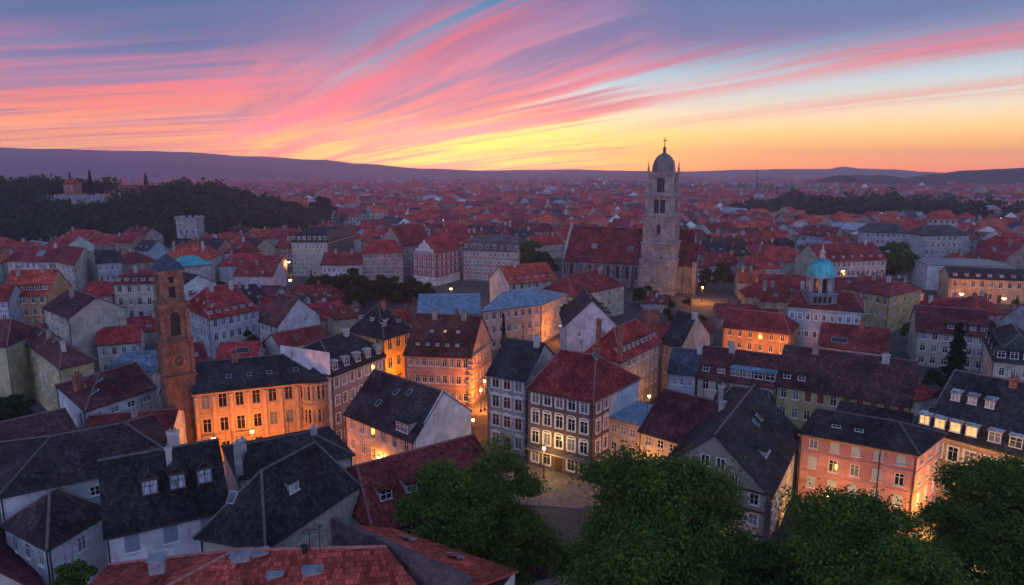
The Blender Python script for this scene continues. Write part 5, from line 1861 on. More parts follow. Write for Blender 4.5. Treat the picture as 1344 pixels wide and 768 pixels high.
tree('dark tree beside the orange lights at the right, smaller', 1318, 300, 6, 420, 6.5, 5.0, 30, 130, 70, .8, 'leaf_dark')
# the little park before the palaces: trees one can count
pk = [(412, 361, 236, 5.5, 4.6), (436, 357, 226, 6.2, 5.6), (462, 352, 216, 6.6, 6.6), (478, 358, 205, 5.4, 5.5), (498, 362, 228, 5.6, 4.8), (520, 366, 222, 5.2, 4.4), (545, 366, 214, 4.6, 3.8), (556, 372, 205, 3.4, 3.0)]
words = ['leftmost tree of the little park before the palaces', 'second tree from the left in the little park before the palaces', 'tallest tree in the middle of the little park before the palaces',
         'nearest wide tree in the little park, just right of the tallest', 'tree behind the wide one in the little park, left of the brown block', 'dark park tree standing before the brown stone block',
         'park tree standing before the red and white corner palace', 'smallest bushy tree at the right end of the little park']
for i, (px, py, D, rx, rz_) in enumerate(pk):
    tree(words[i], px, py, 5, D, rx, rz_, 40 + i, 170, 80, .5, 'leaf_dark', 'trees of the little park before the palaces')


def conifer(label, px, py_top, D, r, seed, name='conifer', group=None):
    rs = np.random.RandomState(seed)
    f = D * math.cos(TH) + 36 * math.sin(TH)
    x = (px - CX) / FPX * f
    h = z_at(Vector((x, D, 0)), py_top) - CASTLE(x, D)
    root = thing(name, label, 'tree', (x, D, CASTLE(x, D)), 0, group)
    n = 2600
    t = rs.uniform(.0, 1, n) ** 1.25
    z = h * (.10 + .9 * t)
    a = rs.uniform(0, 2 * math.pi, n)
    tier = .78 + .22 * np.sin(t * 42)
    rr = r * (1 - t) ** .85 * tier * rs.uniform(.35, 1.05, n) + .08
    ctr = np.stack([rr * np.cos(a), rr * np.sin(a), z - rr * .25], 1)
    nrm = rs.normal(size=(n, 3)); nrm /= np.linalg.norm(nrm, axis=1)[:, None]
    tt = np.stack([np.cos(a), np.sin(a), -.35 + 0 * a], 1) + rs.normal(size=(n, 3)) * .3
    bt = np.cross(tt, nrm); bt /= np.linalg.norm(bt, axis=1)[:, None]
    s = r * .16
    tt *= s; bt *= s * .45
    V = np.stack([ctr - tt, ctr - bt, ctr + tt, ctr + bt], 1).astype(np.float32)
    me = bpy.data.meshes.new('crown')
    me.from_pydata(V.reshape(-1, 3).tolist(), [], [(4 * i, 4 * i + 1, 4 * i + 2, 4 * i + 3) for i in range(n)])
    me.materials.append(M['needle'])
    link('crown', me, root)
    b = MB(); b.tube([(0, 0, -.3), (0, 0, h * .97)], [max(.1, r * .1), .03], 7); b.build('trunk', ['bark'], root)


CASTLE = lambda x, y: max(0.0, castle_hill_z(x, y)) if (-500 < x < 50 and 345 < y < 577) else 0.0
conifer('dark pointed conifer before the wide maroon roof at the right', 1251, 424, 112, 3.0, 5)
conifer('slim dark cypress in front of the hall at the town centre', 661, 411, 150, .9, 6, 'cypress')
conifer('tallest spruce on the crest beside the red fort house', 125, 224, 440, 2.6, 7, 'spruce')
conifer('thin spruce on the crest left of the red fort house', 99, 226, 445, 2.2, 8, 'spruce')
conifer('pointed spruce beside the round tree above the fort building', 197, 228, 450, 2.8, 9, 'spruce')


def woods(name, fn_points, leaf, matname, seed, per=60, rr=4.0, hh=4.5):
    """a wood that reads as one mass: leaf faces gathered into crowns"""
    rs = np.random.RandomState(seed)
    pts = np.array(fn_points, dtype=np.float64)           # x, y, ground z, crown radius, crown height
    n = len(pts)
    d = rs.normal(size=(n, per, 3)); d /= np.linalg.norm(d, axis=2)[:, :, None]
    d *= (rs.uniform(.45, 1, (n, per)) ** .4)[:, :, None]
    d[:, :, 2] = np.abs(d[:, :, 2]) * 1.0 - .25
    w = 1 + .2 * np.sin(4 * np.arctan2(d[:, :, 1], d[:, :, 0]) + pts[:, 0:1])
    ctr = d * w[:, :, None] * np.stack([pts[:, 3], pts[:, 3], pts[:, 4]], 1)[:, None, :]
    ctr += np.stack([pts[:, 0], pts[:, 1], pts[:, 2] + pts[:, 4] * .55], 1)[:, None, :]
    ctr = ctr.reshape(-1, 3)
    N = len(ctr)
    nrm = d.reshape(-1, 3) + rs.normal(size=(N, 3)) * .7; nrm /= np.linalg.norm(nrm, axis=1)[:, None]
    t = np.cross(nrm, rs.normal(size=(N, 3))); t /= np.linalg.norm(t, axis=1)[:, None]
    bt = np.cross(nrm, t)
    s = (np.repeat(pts[:, 3], per) / 5.0 * leaf * rs.uniform(.6, 1.4, N))[:, None]
    t *= s; bt *= s * .7
    V = np.stack([ctr - t, ctr - bt, ctr + t, ctr + bt], 1).astype(np.float32)
    me = bpy.data.meshes.new(name)
    me.vertices.add(N * 4); me.vertices.foreach_set('co', V.ravel())
    me.loops.add(N * 4); me.loops.foreach_set('vertex_index', np.arange(N * 4, dtype=np.int32))
    me.polygons.add(N); me.polygons.foreach_set('loop_start', np.arange(0, N * 4, 4, dtype=np.int32))
    me.update(calc_edges=True)
    me.materials.append(M[matname])
    o = link(name, me)
    return tag(o, kind='stuff')


rw = random.Random(3)
pts = []
while len(pts) < 1150:
    x, y = rw.uniform(-420, -20), rw.uniform(352, 560)
    z = castle_hill_z(x, y)
    if z < 1.2: continue
    px, py = pix(Vector((x, y, z + 6)))
    if px < -60 or px > 425: continue
    if 62 < px < 152 and 246 < py < 268: continue
    if 150 < px < 214 and py < 258: continue
    if px > 246 and py > 303: continue
    r_ = rw.uniform(4.2, 7.5)
    pts.append((x, y, z, r_, r_ * rw.uniform(1.1, 1.5)))
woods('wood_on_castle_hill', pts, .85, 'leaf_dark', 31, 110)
for k, (x0, x1, y0, y1, n, nm) in enumerate(((205, 420, 520, 690, 190, 'park_wood'), (-190, 300, 1150, 1330, 210, 'plain_wood'))):
    pts = []
    for i in range(n):
        x, y = rw.uniform(x0, x1), rw.uniform(y0, y1)
        r_ = rw.uniform(6.5, 10.5)
        edge = 1 - abs((x - (x0 + x1) / 2) / ((x1 - x0) / 2)) ** 3
        if k == 0:
            pts.append((x, y, 0, r_, r_ * (.9 + .75 * edge) * rw.uniform(.9, 1.2)))
        elif fbm(x / 90, y / 90, 4) > .46:
            pts.append((x, y, 0, r_ * .9, r_ * .9))
    woods(nm, pts, 1.1, 'leaf_dark', 50 + k, 90)


# ------------------------------------------------------------------ fort on the wooded hill
def hill_house(label, px, D, w, d, ze, rh, rc, wall, rz, nw, name='house', cat='house', roof='gable', ins=(0, 0), drop=0.0):
    f = D * math.cos(TH) + (CAM_H - 25) * math.sin(TH)
    x = (px - CX) / FPX * f
    z0 = castle_hill_z(x, D) - .3 - drop
    ca, sa = math.cos(rz), math.sin(rz)
    pts_ = [(x + a * ca - b_ * sa, D + a * sa + b_ * ca) for a, b_ in ((-w / 2, -d / 2), (w / 2, -d / 2), (w / 2, d / 2), (-w / 2, d / 2))]
    return house(label, None, None, z0 + ze, roof=roof, rh=rh, rc=rc, wall=wall, nf=2, nw=(nw, 0), name=name, cat=cat, pts=pts_, z0=z0, ins=ins)


hill_house('long red-roofed fort building among the trees on the hill crest', 182, 418, 26, 11, 8.0, 3.4, 'rust', (.42, .36, .28), .06, 8, roof='hip', ins=(.15, .15))
hill_house('small red fort house with a pointed roof on the crest', 97, 425, 7, 7, 9.5, 3.5, 'red', (.36, .15, .12), 0, 2, roof='hip', ins=(.4, .4))
w_ = thing('fort_wall', 'long grey rampart wall below the crest of the wooded hill', 'wall', ((110 - CX) / FPX * 415, 405, castle_hill_z((110 - CX) / FPX * 415, 405) - 1), .05)
b = MB(); b.box((0, 0, 0), (42, 2.5, 6.5)); b.build('rampart', ['stone'], w_, (.30, .30, .34))
b = MB()
for i in range(20): b.box((-20 + i * 2.1, -.9, 6.5), (1.1, .6, .9))
b.build('battlements', ['stone'], w_, (.30, .30, .34))
t_ = thing('fort_tower', 'square stone tower with battlements at the right foot of the wooded hill', 'tower', ((259 - CX) / FPX * 352, 345, 0), .1)
b = MB(); b.box((0, 0, 0), (10, 10, 19)); b.build('shaft', ['stone'], t_, (.40, .38, .40))
b = MB()
for i in range(4):
    for j in range(4):
        x, y = [(-4.5 + 3 * j, -4.8), (4.8, -4.5 + 3 * j), (4.5 - 3 * j, 4.8), (-4.8, 4.5 - 3 * j)][i]
        b.box((x, y, 19), (1.4, 1.4, 1.2))
b.build('battlements', ['stone'], t_, (.40, .38, .40))
for i in range(3):
    o = link('window', far_window_mesh(.9, 1.5, False), t_, (.4, .38, .38)); o.location = (-3 + 3 * i, -5.04, 12)
FOOT.append([((259 - CX) / FPX * 352 + a, 345 + c) for a, c in ((-6, -6), (6, -6), (6, 6), (-6, 6))])


# ------------------------------------------------------------------ the rest of the town, house by house
def rect_overlap(a, b):
    for poly in (a, b):
        for i in range(4):
            p, q = poly[i], poly[(i + 1) % 4]
            nx, ny = q[1] - p[1], p[0] - q[0]
            pa = [nx * v[0] + ny * v[1] for v in a]
            pb = [nx * v[0] + ny * v[1] for v in b]
            if max(pa) <= min(pb) or max(pb) <= min(pa): return False
    return True


def rect_at(x, y, w, d, rz):
    ca, sa = math.cos(rz), math.sin(rz)
    return [(x + a * ca - b_ * sa, y + a * sa + b_ * ca) for a, b_ in ((-w / 2, -d / 2), (w / 2, -d / 2), (w / 2, d / 2), (-w / 2, d / 2))]


def keep(px0, py0, px1, py1, z=0):
    a, b_, c, d = P(px0, py1, z), P(px1, py1, z), P(px1, py0, z), P(px0, py0, z)
    FOOT.append([(a.x, a.y), (b_.x, b_.y), (c.x, c.y), (d.x, d.y)])


keep(395, 352, 570, 392)                 # little park
keep(570, 372, 625, 390)                 # street before the corner palace
keep(690, 330, 735, 370)                 # trees by the church
keep(1165, 318, 1200, 358)               # street with trees
keep(610, 470, 660, 600)                 # lane
keep(486, 470, 530, 520)
keep(715, 415, 750, 470)                 # street by the cream corner house
keep(836, 490, 876, 560)
keep(0, 420, 60, 470)
keep(250, 570, 480, 640)
PROTECT = [(740, 335, 918, 383, 228), (828, 372, 905, 398, 200), (690, 315, 738, 366, 240), (912, 345, 965, 380, 225), (405, 354, 562, 388, 196), (382, 300, 680, 366, 245),
           (1060, 335, 1100, 400, 140), (1165, 325, 1196, 352, 250), (0, 262, 246, 322, 345), (246, 278, 275, 306, 335), (905, 362, 935, 384, 225), (575, 366, 625, 384, 220),
           (1235, 424, 1268, 490, 108), (205, 340, 255, 560, 92), (1290, 300, 1335, 315, 340)]
for fp, ze_, D_ in HANDBOX:
    pp = [pix(Vector((x_, y_, ze_))) for x_, y_ in fp]
    qq = [pix(Vector((x_, y_, ze_ * .6))) for x_, y_ in fp]
    PROTECT.append((min(p[0] for p in pp) + 2, min(p[1] for p in pp), max(p[0] for p in pp) - 2, max(q[1] for q in qq), D_))


def hides(r, z1, d):
    c = [pix(Vector((x_, y_, z))) for x_, y_ in r for z in (0, z1)]
    x0, x1 = min(p[0] for p in c), max(p[0] for p in c)
    y0, y1 = min(p[1] for p in c), max(p[1] for p in c)
    for a0, b0, a1, b1, D_ in PROTECT:
        if d < D_ and x0 < a1 and x1 > a0 and y0 < b1 and y1 > b0: return True
    return False


rp = random.Random(21)
DIST = [(rp.uniform(-420, 420), rp.uniform(90, 520), rp.uniform(-.9, .9)) for _ in range(60)]


def district(x, y):
    return min(range(len(DIST)), key=lambda i: (DIST[i][0] - x) ** 2 + (DIST[i][1] - y) ** 2)


ROOFW = {'red': ('red', (.38, .050, .045)), 'bright red': ('bright', (.50, .085, .052)), 'maroon': ('maroon', (.245, .043, .043)), 'brown': ('brown', (.14, .060, .050)),
         'slate grey': ('slate', (.05, .056, .068)), 'pale metal': ('grey', (.26, .30, .34)), 'dark': ('dark', (.045, .038, .04))}
WALLW = {'cream': (.40, .34, .27), 'white': (.50, .49, .48), 'yellow': (.42, .33, .18), 'grey': (.28, .27, .27), 'pinkish': (.38, .25, .21), 'ochre': (.36, .24, .14), 'pale blue': (.36, .41, .46)}
cands = []
for di, (dx, dy, ang) in enumerate(DIST):
    ca, sa = math.cos(ang), math.sin(ang)
    for row in range(-8, 9):
        v = row * 15.5 + rp.uniform(-1.5, 1.5)
        u = -110.0
        while u < 110:
            w = rp.choice([9, 11, 13, 15, 18, 22])
            if rp.random() < .10: u += rp.uniform(4, 9)
            x, y = dx + (u + w / 2) * ca - v * sa, dy + (u + w / 2) * sa + v * ca
            dep = rp.uniform(9.5, 12.0)
            cands.append((x, y, w - .15, dep, ang, di))
            u += w
picked = []
for x, y, w, dep, ang, di in sorted(cands, key=lambda c: math.hypot(c[0], c[1])):
    if y < 100 or y > 445: continue
    if district(x, y) != di: continue
    px, py = pix(Vector((x, y, 6)))
    if px < -60 or px > 1404: continue
    if castle_hill_z(x, y) > .8 and x < 0: continue
    r = rect_at(x, y, w + .1, dep + 1.2, ang)
    if any(abs(f[0][0] - x) < 70 and abs(f[0][1] - y) < 70 and rect_overlap(f, r) for f in FOOT): continue
    d_ = math.hypot(x, y)
    ze = rp.uniform(4.5, 6.5) if d_ < 190 else (rp.uniform(5.5, 8.5) if d_ < 300 else rp.uniform(7, 11))
    slope_h = dep / 2 * rp.uniform(.62, .9)
    if hides(r, ze + slope_h, d_ - 6):
        ze, slope_h = 3.6, dep * .28
        if hides(r, ze + slope_h, d_ - 6): continue
    FOOT.append(r)
    picked.append((x, y, w, dep, ang, ze, slope_h))
    if len(picked) >= 178: break
# small back buildings and courtyard trees in the gaps that are left
yards = []
for _ in range(9000):
    y = rp.uniform(100, 330); x = rp.uniform(-.78, .80) * y
    if castle_hill_z(x, y) > .8 and x < 0: continue
    w, dep, ang = rp.uniform(6.5, 9.5), rp.uniform(6, 8), DIST[district(x, y)][2]
    r = rect_at(x, y, w + .4, dep + .4, ang)
    if any(abs(f[0][0] - x) < 70 and abs(f[0][1] - y) < 70 and rect_overlap(f, r) for f in FOOT): continue
    d_ = math.hypot(x, y)
    if len(picked) < 208 and rp.random() < .62:
        ze, slope_h = rp.uniform(3.6, 6), dep * .36
        if hides(r, ze + slope_h, d_ - 4):
            ze, slope_h = 3.0, dep * .2
            if hides(r, ze + slope_h, d_ - 4): continue
        FOOT.append(r); picked.append((x, y, w, dep, ang, ze, slope_h))
    elif len(yards) < 46:
        h_ = rp.uniform(4.5, 8.0)
        if hides(r, h_, d_ - 4):
            h_ = 3.4
            if hides(r, h_, d_ - 4): continue
        FOOT.append(r); yards.append((x, y, h_))
FILL_END = max(math.hypot(p[0], p[1]) for p in picked)
print('filled houses', len(picked), 'out to', round(FILL_END))
AUTO = []
for x, y, w, dep, ang, ze, slope_h in picked:
    dist = math.hypot(x, y)
    near = dist < 235
    rname = rp.choices(list(ROOFW), [34, 20, 20, 9, 8, 5, 4])[0]
    wname = rp.choices(list(WALLW), [28, 12, 13, 13, 17, 12, 5])[0]
    rc_, rcol = ROOFW[rname]
    col = tuple(c * rp.uniform(.82, 1.15) for c in rcol)
    wc = tuple(c * rp.uniform(.85, 1.1) for c in WALLW[wname])
    nf = max(1, round(ze / 3.1))
    metal = rname == 'pale metal'
    hip = rp.random() < .38
    ins = (rp.uniform(.15, .35), rp.uniform(.15, .35)) if hip else (0, 0)
    pts_ = rect_at(x, y, w, dep, ang)
    # the two sides turned to the viewer carry the windows
    s = [((pts_[(i + 1) % 4][1] - pts_[i][1]) * (-x) + (pts_[i][0] - pts_[(i + 1) % 4][0]) * (-y)) for i in range(4)]
    if s[0] < s[2]: pts_ = pts_[2:] + pts_[:2]; s = s[2:] + s[:2]
    n0 = max(2, int(w / 2.6))
    n1, n3 = (3 if s[1] > 60 else 0), (3 if s[3] > 60 else 0)
    dn = []
    sh = {}
    slope_h *= (.5 if metal else 1)
    if rp.random() < .5 and not metal: dn = [(0, max(2, n0 // 2), rp.uniform(.8, 1.4), 1.0, 1.0, 'shed', False, (.1, .9))]
    ch = [(rp.uniform(.1, .9), rp.choice([-.15, .1, .2]), rp.uniform(.5, 1.2)) for _ in range(rp.choice([1, 1, 2, 2, 3]))]
    sk = [(0, rp.uniform(.15, .85), rp.uniform(1.6, 3.2)) for _ in range(rp.choice([0, 0, 1, 2]))]
    H = house('auto', None, None, ze, roof='hip' if hip else 'gable', ins=ins, rh=slope_h, rc=rc_, wall=wc, nf=nf, nw=(n0, n1, n3), f0=max(0, nf - 3), pts=pts_, far=True, register=False,
              dorm=dn, chim=ch, sky=sk, lit=.012, door=False, fcol=(.6, .58, .56), wsize=(1.0, 1.45))
    H.roof.color = (*col, 1)
    AUTO.append((H, rname, wname, hip, x, y, ze, w))

# describe each of them by colour and by where it stands among the landmarks
LM = [('the church tower', 872, 330), ('the brick bell tower', 226, 440), ('the turquoise domed turret', 1080, 365), ('the red-white corner palace', 573, 345), ('the flat pale block', 1275, 335),
      ('the white corner house', 285, 415), ('the blue-roofed hall', 590, 395), ('the dark conifer', 1251, 450), ('the orange-lit house', 995, 435), ('the battlemented tower', 262, 300),
      ('the park wood', 1180, 275), ('the salmon house', 590, 470), ('the cream palace', 405, 325), ('the left orange house', 30, 395)]
ORD = ['nearest', 'second', 'third', 'fourth', 'fifth', 'sixth', 'seventh', 'eighth', 'ninth', 'tenth', 'eleventh', 'twelfth']
keyed = {}
for rec in AUTO:
    H, rname, wname, hip, x, y, ze, w = rec
    px, py = pix(Vector((x, y, ze)))
    li = min(range(len(LM)), key=lambda i: math.hypot((LM[i][1] - px) * .55, LM[i][2] - py))
    dx, dy = px - LM[li][1], py - LM[li][2]
    side = ('right of' if dx > 0 else 'left of') if abs(dx) * .55 > abs(dy) else ('behind' if dy < 0 else 'in front of')
    kind = rname + (' hipped' if hip else ' gabled')
    keyed.setdefault((kind, LM[li][0], side), []).append((math.hypot(dx, dy), rec))
for (kind, lm, side), recs in keyed.items():
    for i, (dd, rec) in enumerate(sorted(recs, key=lambda r: r[0])):
        H, wname = rec[0], rec[2]
        if len(recs) == 1: lab = '%s house with a %s roof, %s %s' % (wname, kind, side, lm)
        else: lab = '%s house, the %s %s roof %s %s' % (wname, ORD[min(i, 11)], kind, side, lm)
        if len(lab.split()) > 16: print('LONG', lab)
        H.root['label'] = lab
        H.root['group'] = 'town houses under tiled roofs'


CROWNS = [crown_mesh('crown', 60 + i, 1.0, 1.0, 1.0, 120, 80, .10, 'leaf_dark' if i < 2 else 'leaf')[0] for i in range(3)]
TK = MB(); TK.tube([(0, 0, -.2), (0, 0, .6)], [.11, .06], 7)
TRUNK = TK.mesh('trunk', ['bark'])
tk = {}
for i, (x, y, h_) in enumerate(yards):
    t_ = thing('yard_tree', 'auto', 'tree', (x, y, 0), rp.uniform(0, 6), 'small trees in the courtyards of the town')
    r_ = h_ * .36
    o = link('crown', CROWNS[i % 3], t_); o.location = (0, 0, h_ * .58); o.scale = (r_ * 1.15, r_ * 1.15, h_ * .44)
    o = link('trunk', TRUNK, t_); o.scale = (h_ * .2, h_ * .2, h_ * .6)
    px, py = pix(Vector((x, y, h_ * .5)))
    li = min(range(len(LM)), key=lambda j: math.hypot((LM[j][1] - px) * .55, LM[j][2] - py))
    dx, dy = px - LM[li][1], py - LM[li][2]
    side = ('right of' if dx > 0 else 'left of') if abs(dx) * .55 > abs(dy) else ('behind' if dy < 0 else 'in front of')
    tk.setdefault((('dark' if i % 3 < 2 else 'green'), LM[li][0], side), []).append((math.hypot(dx, dy), t_))
for (cw, lm, side), recs in tk.items():
    for i, (dd, t_) in enumerate(sorted(recs, key=lambda r: r[0])):
        t_['label'] = ('small %s tree among the roofs %s %s' % (cw, side, lm)) if len(recs) == 1 else ('the %s small %s tree among the roofs %s %s' % (ORD[min(i, 11)], cw, side, lm))


# ------------------------------------------------------------------ the town farther out, too many houses to count
def far_town():
    rs = np.random.RandomState(5)
    cells = []
    y = FILL_END * .80
    while y < 3900:
        step = 14.5 + max(0, y - 600) * .011
        half = y * .80 + 60
        nx = int(2 * half / (step * .98))
        xs = np.linspace(-half, half, nx) + rs.uniform(-3, 3, nx)
        ys = y + rs.uniform(-3, 3, nx) + 14 * np.sin(xs / 95.0 + y / 130)
        ok = np.ones(nx, bool)
        for i in range(nx):
            d = math.hypot(xs[i], ys[i])
            if d < FILL_END + 4: ok[i] = False
            elif xs[i] < 60 and ys[i] < 580 and castle_hill_z(xs[i], ys[i]) > .6: ok[i] = False
            elif 190 < xs[i] < 440 and 490 < ys[i] < 715: ok[i] = False
            elif d < 470:
                r = rect_at(xs[i], ys[i], 16, 13, 0)
                if any(abs(f[0][0] - xs[i]) < 60 and abs(f[0][1] - ys[i]) < 60 and rect_overlap(f, r) for f in FOOT): ok[i] = False
            if ok[i] and d < 420 and hides(rect_at(xs[i], ys[i], 15, 12, 0), 14, d - 8): ok[i] = False
            if d > 1100:
                t = fbm(xs[i] / 420.0, ys[i] / 700.0, 8, 3)
                if t < .34 + min(.18, (d - 1100) / 9000): ok[i] = False
        for x_, y_ in zip(xs[ok], ys[ok]):
            cells.append((x_, y_, step))
        y += step * rs.uniform(.82, .95)
    c = np.array(cells)
    n = len(c)
    ang = np.array([.8 * math.sin(x_ / 130.0 + 1) + .6 * math.sin(y_ / 170.0) for x_, y_ in c[:, :2]]) + rs.choice([0, 0, math.pi / 2], n) + rs.uniform(-.08, .08, n)
    sc = c[:, 2] / 16.0
    w = rs.choice([8, 10, 12, 15, 20], n) * rs.uniform(.85, 1.15, n) * sc ** .8; d = rs.uniform(9, 12.5, n) * sc ** .6
    ze = rs.uniform(6.5, 12.5, n) * np.where(rs.uniform(size=n) < .05, 1.5, 1.0); zr = ze + d / 2 * rs.uniform(.55, .95, n)
    flat = (rs.uniform(size=n) < .07) & (c[:, 1] > 700)
    zr = np.where(flat, ze + .4, zr)
    ov = .35
    ca, sa = np.cos(ang), np.sin(ang)
    def wp(a, b_, z): return np.stack([c[:, 0] + a * ca - b_ * sa, c[:, 1] + a * sa + b_ * ca, z], 1)
    hw, hd = w / 2, d / 2
    hipk = np.where(rs.uniform(size=n) < .35, hd * .8, 0.0)
    Vv = np.stack([wp(-hw, -hd, 0 * ze), wp(hw, -hd, 0 * ze), wp(hw, hd, 0 * ze), wp(-hw, hd, 0 * ze),
                   wp(-hw, -hd, ze), wp(hw, -hd, ze), wp(hw, hd, ze), wp(-hw, hd, ze),
                   wp(-hw - ov, -hd - ov, ze - .2), wp(hw + ov, -hd - ov, ze - .2), wp(hw + ov, hd + ov, ze - .2), wp(-hw - ov, hd + ov, ze - .2),
                   wp(-hw - ov + hipk, 0 * hd, zr), wp(hw + ov - hipk, 0 * hd, zr), wp(-hw, 0 * hd, zr - .2), wp(hw, 0 * hd, zr - .2)], 1)
    quads = np.array([[0, 1, 5, 4], [1, 2, 6, 5], [2, 3, 7, 6], [3, 0, 4, 7], [8, 9, 13, 12], [10, 11, 12, 13]])
    tris = np.array([[9, 10, 13], [11, 8, 12]])
    base = (np.arange(n) * 16)[:, None, None]
    Q = (quads[None] + base)                           # n,6,4
    T = (tris[None] + base)                            # n,2,3
    loops = np.concatenate([Q.reshape(n, -1), T.reshape(n, -1)], 1)      # per house 24+6
    tot = np.array([4] * 6 + [3] * 2)
    starts = np.concatenate([[0], np.cumsum(tot)[:-1]])
    me = bpy.data.meshes.new('distant_town')
    me.vertices.add(n * 16); me.vertices.foreach_set('co', Vv.astype(np.float32).ravel())
    me.loops.add(n * 30); me.loops.foreach_set('vertex_index', loops.astype(np.int32).ravel())
    me.polygons.add(n * 8)
    me.polygons.foreach_set('loop_start', (starts[None] + (np.arange(n) * 30)[:, None]).astype(np.int32).ravel())
    mi = np.tile(np.array([0, 0, 0, 0, 1, 1, 1, 1]), (n, 1))
    # hipped ends are roof, plain gable ends are wall
    mi[:, 6] = np.where(hipk > 0, 1, 0); mi[:, 7] = mi[:, 6]
    me.materials.append(M['far_wall']); me.materials.append(M['far_roof'])
    me.polygons.foreach_set('material_index', mi.astype(np.int32).ravel())
    me.update(calc_edges=True)
    ul = me.uv_layers.new(name='UVMap')
    uvs = np.zeros((n, 30, 2), np.float32)
    for k, ln in enumerate((w, d, w, d)):
        s = k * 4
        uvs[:, s, 0] = 0; uvs[:, s + 1, 0] = ln; uvs[:, s + 2, 0] = ln; uvs[:, s + 3, 0] = 0
        uvs[:, s + 2, 1] = ze; uvs[:, s + 3, 1] = ze
    uvs[:, :, 0] += rs.uniform(0, 1, n)[:, None]
    ul.data.foreach_set('uv', uvs.ravel())
    tag(link('distant_town', me), kind='stuff')
    print('distant houses', n)
    # street lamps twinkling far out, too small and many to count
    b = MB()
    for i in range(420):
        y_ = 420 * math.exp(rs.uniform(0, 1.9)); x_ = rs.uniform(-1, 1) * y_ * .8
        if x_ < 60 and y_ < 585 and castle_hill_z(x_, y_) > .6: continue
        h_ = rs.uniform(9, 13); r_ = .16 + y_ * .00022
        b.tube([(x_, y_, 0), (x_, y_, h_)], [.08, .06], 4, 1)
        b.lathe([(0, h_ - r_), (r_, h_), (0, h_ + r_)], 6, 0, (x_, y_))
    tag(b.build('distant_street_lamps', ['far_lamp', 'dark_metal']), kind='stuff')
    # greenery between the houses of the plain
    tp = []
    for i in range(5200):
        y_ = 480 * math.exp(rs.uniform(0, 2.1)); x_ = rs.uniform(-1, 1) * (y_ * .8)
        if fbm(x_ / 260.0 + 7, y_ / 420.0, 2, 3) < .50 and rs.uniform() < .8: continue
        if x_ < 60 and y_ < 585 and castle_hill_z(x_, y_) > .6: continue
        r_ = rs.uniform(4, 7) * (1 + max(0, y_ - 800) / 2600)
        tp.append((x_, y_, 0, r_, rs.uniform(6, 9) * (1 + max(0, y_ - 1200) / 9000)))
    woods('distant_trees', tp, 1.3, 'leaf_dark', 77, 34)


far_town()


# ------------------------------------------------------------------ far masts, chimneys and towers on the plain
def mast(label, px, py_top, D, w, name='mast', cat='mast', stacks=0):
    f = D * math.cos(TH) + CAM_H * math.sin(TH)
    x = (px - CX) / FPX * f
    h = z_at(Vector((x, D, 0)), py_top)
    root = thing(name, label, cat, (x, D, 0))
    b = MB()
    b.frustum([(-w, -w), (w, -w), (w, w), (-w, w)], 0, [(-w * .35, -w * .35), (w * .35, -w * .35), (w * .35, w * .35), (-w * .35, w * .35)], h, 0, True)
    b.build('pole', ['dark_metal'], root)
    if not stacks:
        b = MB()
        for k in (.55, .75, .9): b.box((0, 0, h * k), (w * 2.4, w * .5, w * .5))
        b.build('crossarm', ['dark_metal'], root)
    else:
        b = MB(); b.box((w * 3, 0, 0), (w * 9, w * 5, h * .35)); b.build('boiler_house', ['dark_metal'], root)
    return root


mast('thin lattice mast on the plain right of the church tower', 992, 223, 1300, 1.6)
mast('taller of the two factory stacks on the horizon at the centre', 693, 223, 3000, 4.5, 'factory', 'factory', 1)
mast('shorter factory stack on the horizon at the centre', 702, 226, 3000, 4.0, 'factory', 'factory', 1)
mast('short mast on the plain left of the church tower', 786, 239, 1500, 1.5)
mast('dark slender spire rising from the town beyond the park wood', 1019, 244, 950, 1.8, 'spire', 'spire')


# ------------------------------------------------------------------ lamps that are lit in the photograph
def lamp(label, px, py, z, power, kind='street', far=False, col=(1.0, .34, .03), toward=None, group=None):
    p = P(px, py, z)
    nm = {'street': 'street_lamp', 'wall': 'wall_lantern'}[kind]
    root = thing(nm, label, 'street lamp' if kind == 'street' else 'wall lantern', (p.x, p.y, 0 if kind == 'street' else z), 0, group)
    zz = z if kind == 'street' else 0.0
    b = MB()
    if kind == 'street':
        b.tube([(0, 0, 0), (0, 0, .5), (0, 0, .52), (0, 0, zz - .35)], [.16, .13, .07, .045], 8)
        b.box((0, 0, 0), (.5, .5, .12))
        b.build('post', ['dark_metal'], root)
    else:
        d = (Vector(toward[:2]) - p.xy).normalized() if toward else Vector((0, 1))
        b.tube([(d.x * .9, d.y * .9, -.2), (d.x * .4, d.y * .4, .42), (0, 0, .40), (0, 0, .3)], [.035] * 4, 6)
        b.build('bracket', ['dark_metal'], root)
    b = MB()
    s = .2 if not far else .42
    b.frustum([(-s * .6, -s * .6), (s * .6, -s * .6), (s * .6, s * .6), (-s * .6, s * .6)], zz - .25, [(-s, -s), (s, -s), (s, s), (-s, s)], zz + .22, 0)
    b.build('lantern', ['lamp_light'], root)
    b = MB()
    b.frustum([(-s * 1.2, -s * 1.2), (s * 1.2, -s * 1.2), (s * 1.2, s * 1.2), (-s * 1.2, s * 1.2)], zz + .225, [(-.03, -.03), (.03, -.03), (.03, .03), (-.03, .03)], zz + .45, 0, True)
    b.build('cap', ['dark_metal'], root)
    ld = bpy.data.lights.new('lamp_glow', 'POINT')
    ld.energy = power
    ld.color = col
    ld.shadow_soft_size = .35
    lo = bpy.data.objects.new('lamp_glow', ld)
    COL.objects.link(lo)
    lo.parent = root
    # the bulb shines below the lantern body
    lo.location = (0, 0, zz - .75)
    return root


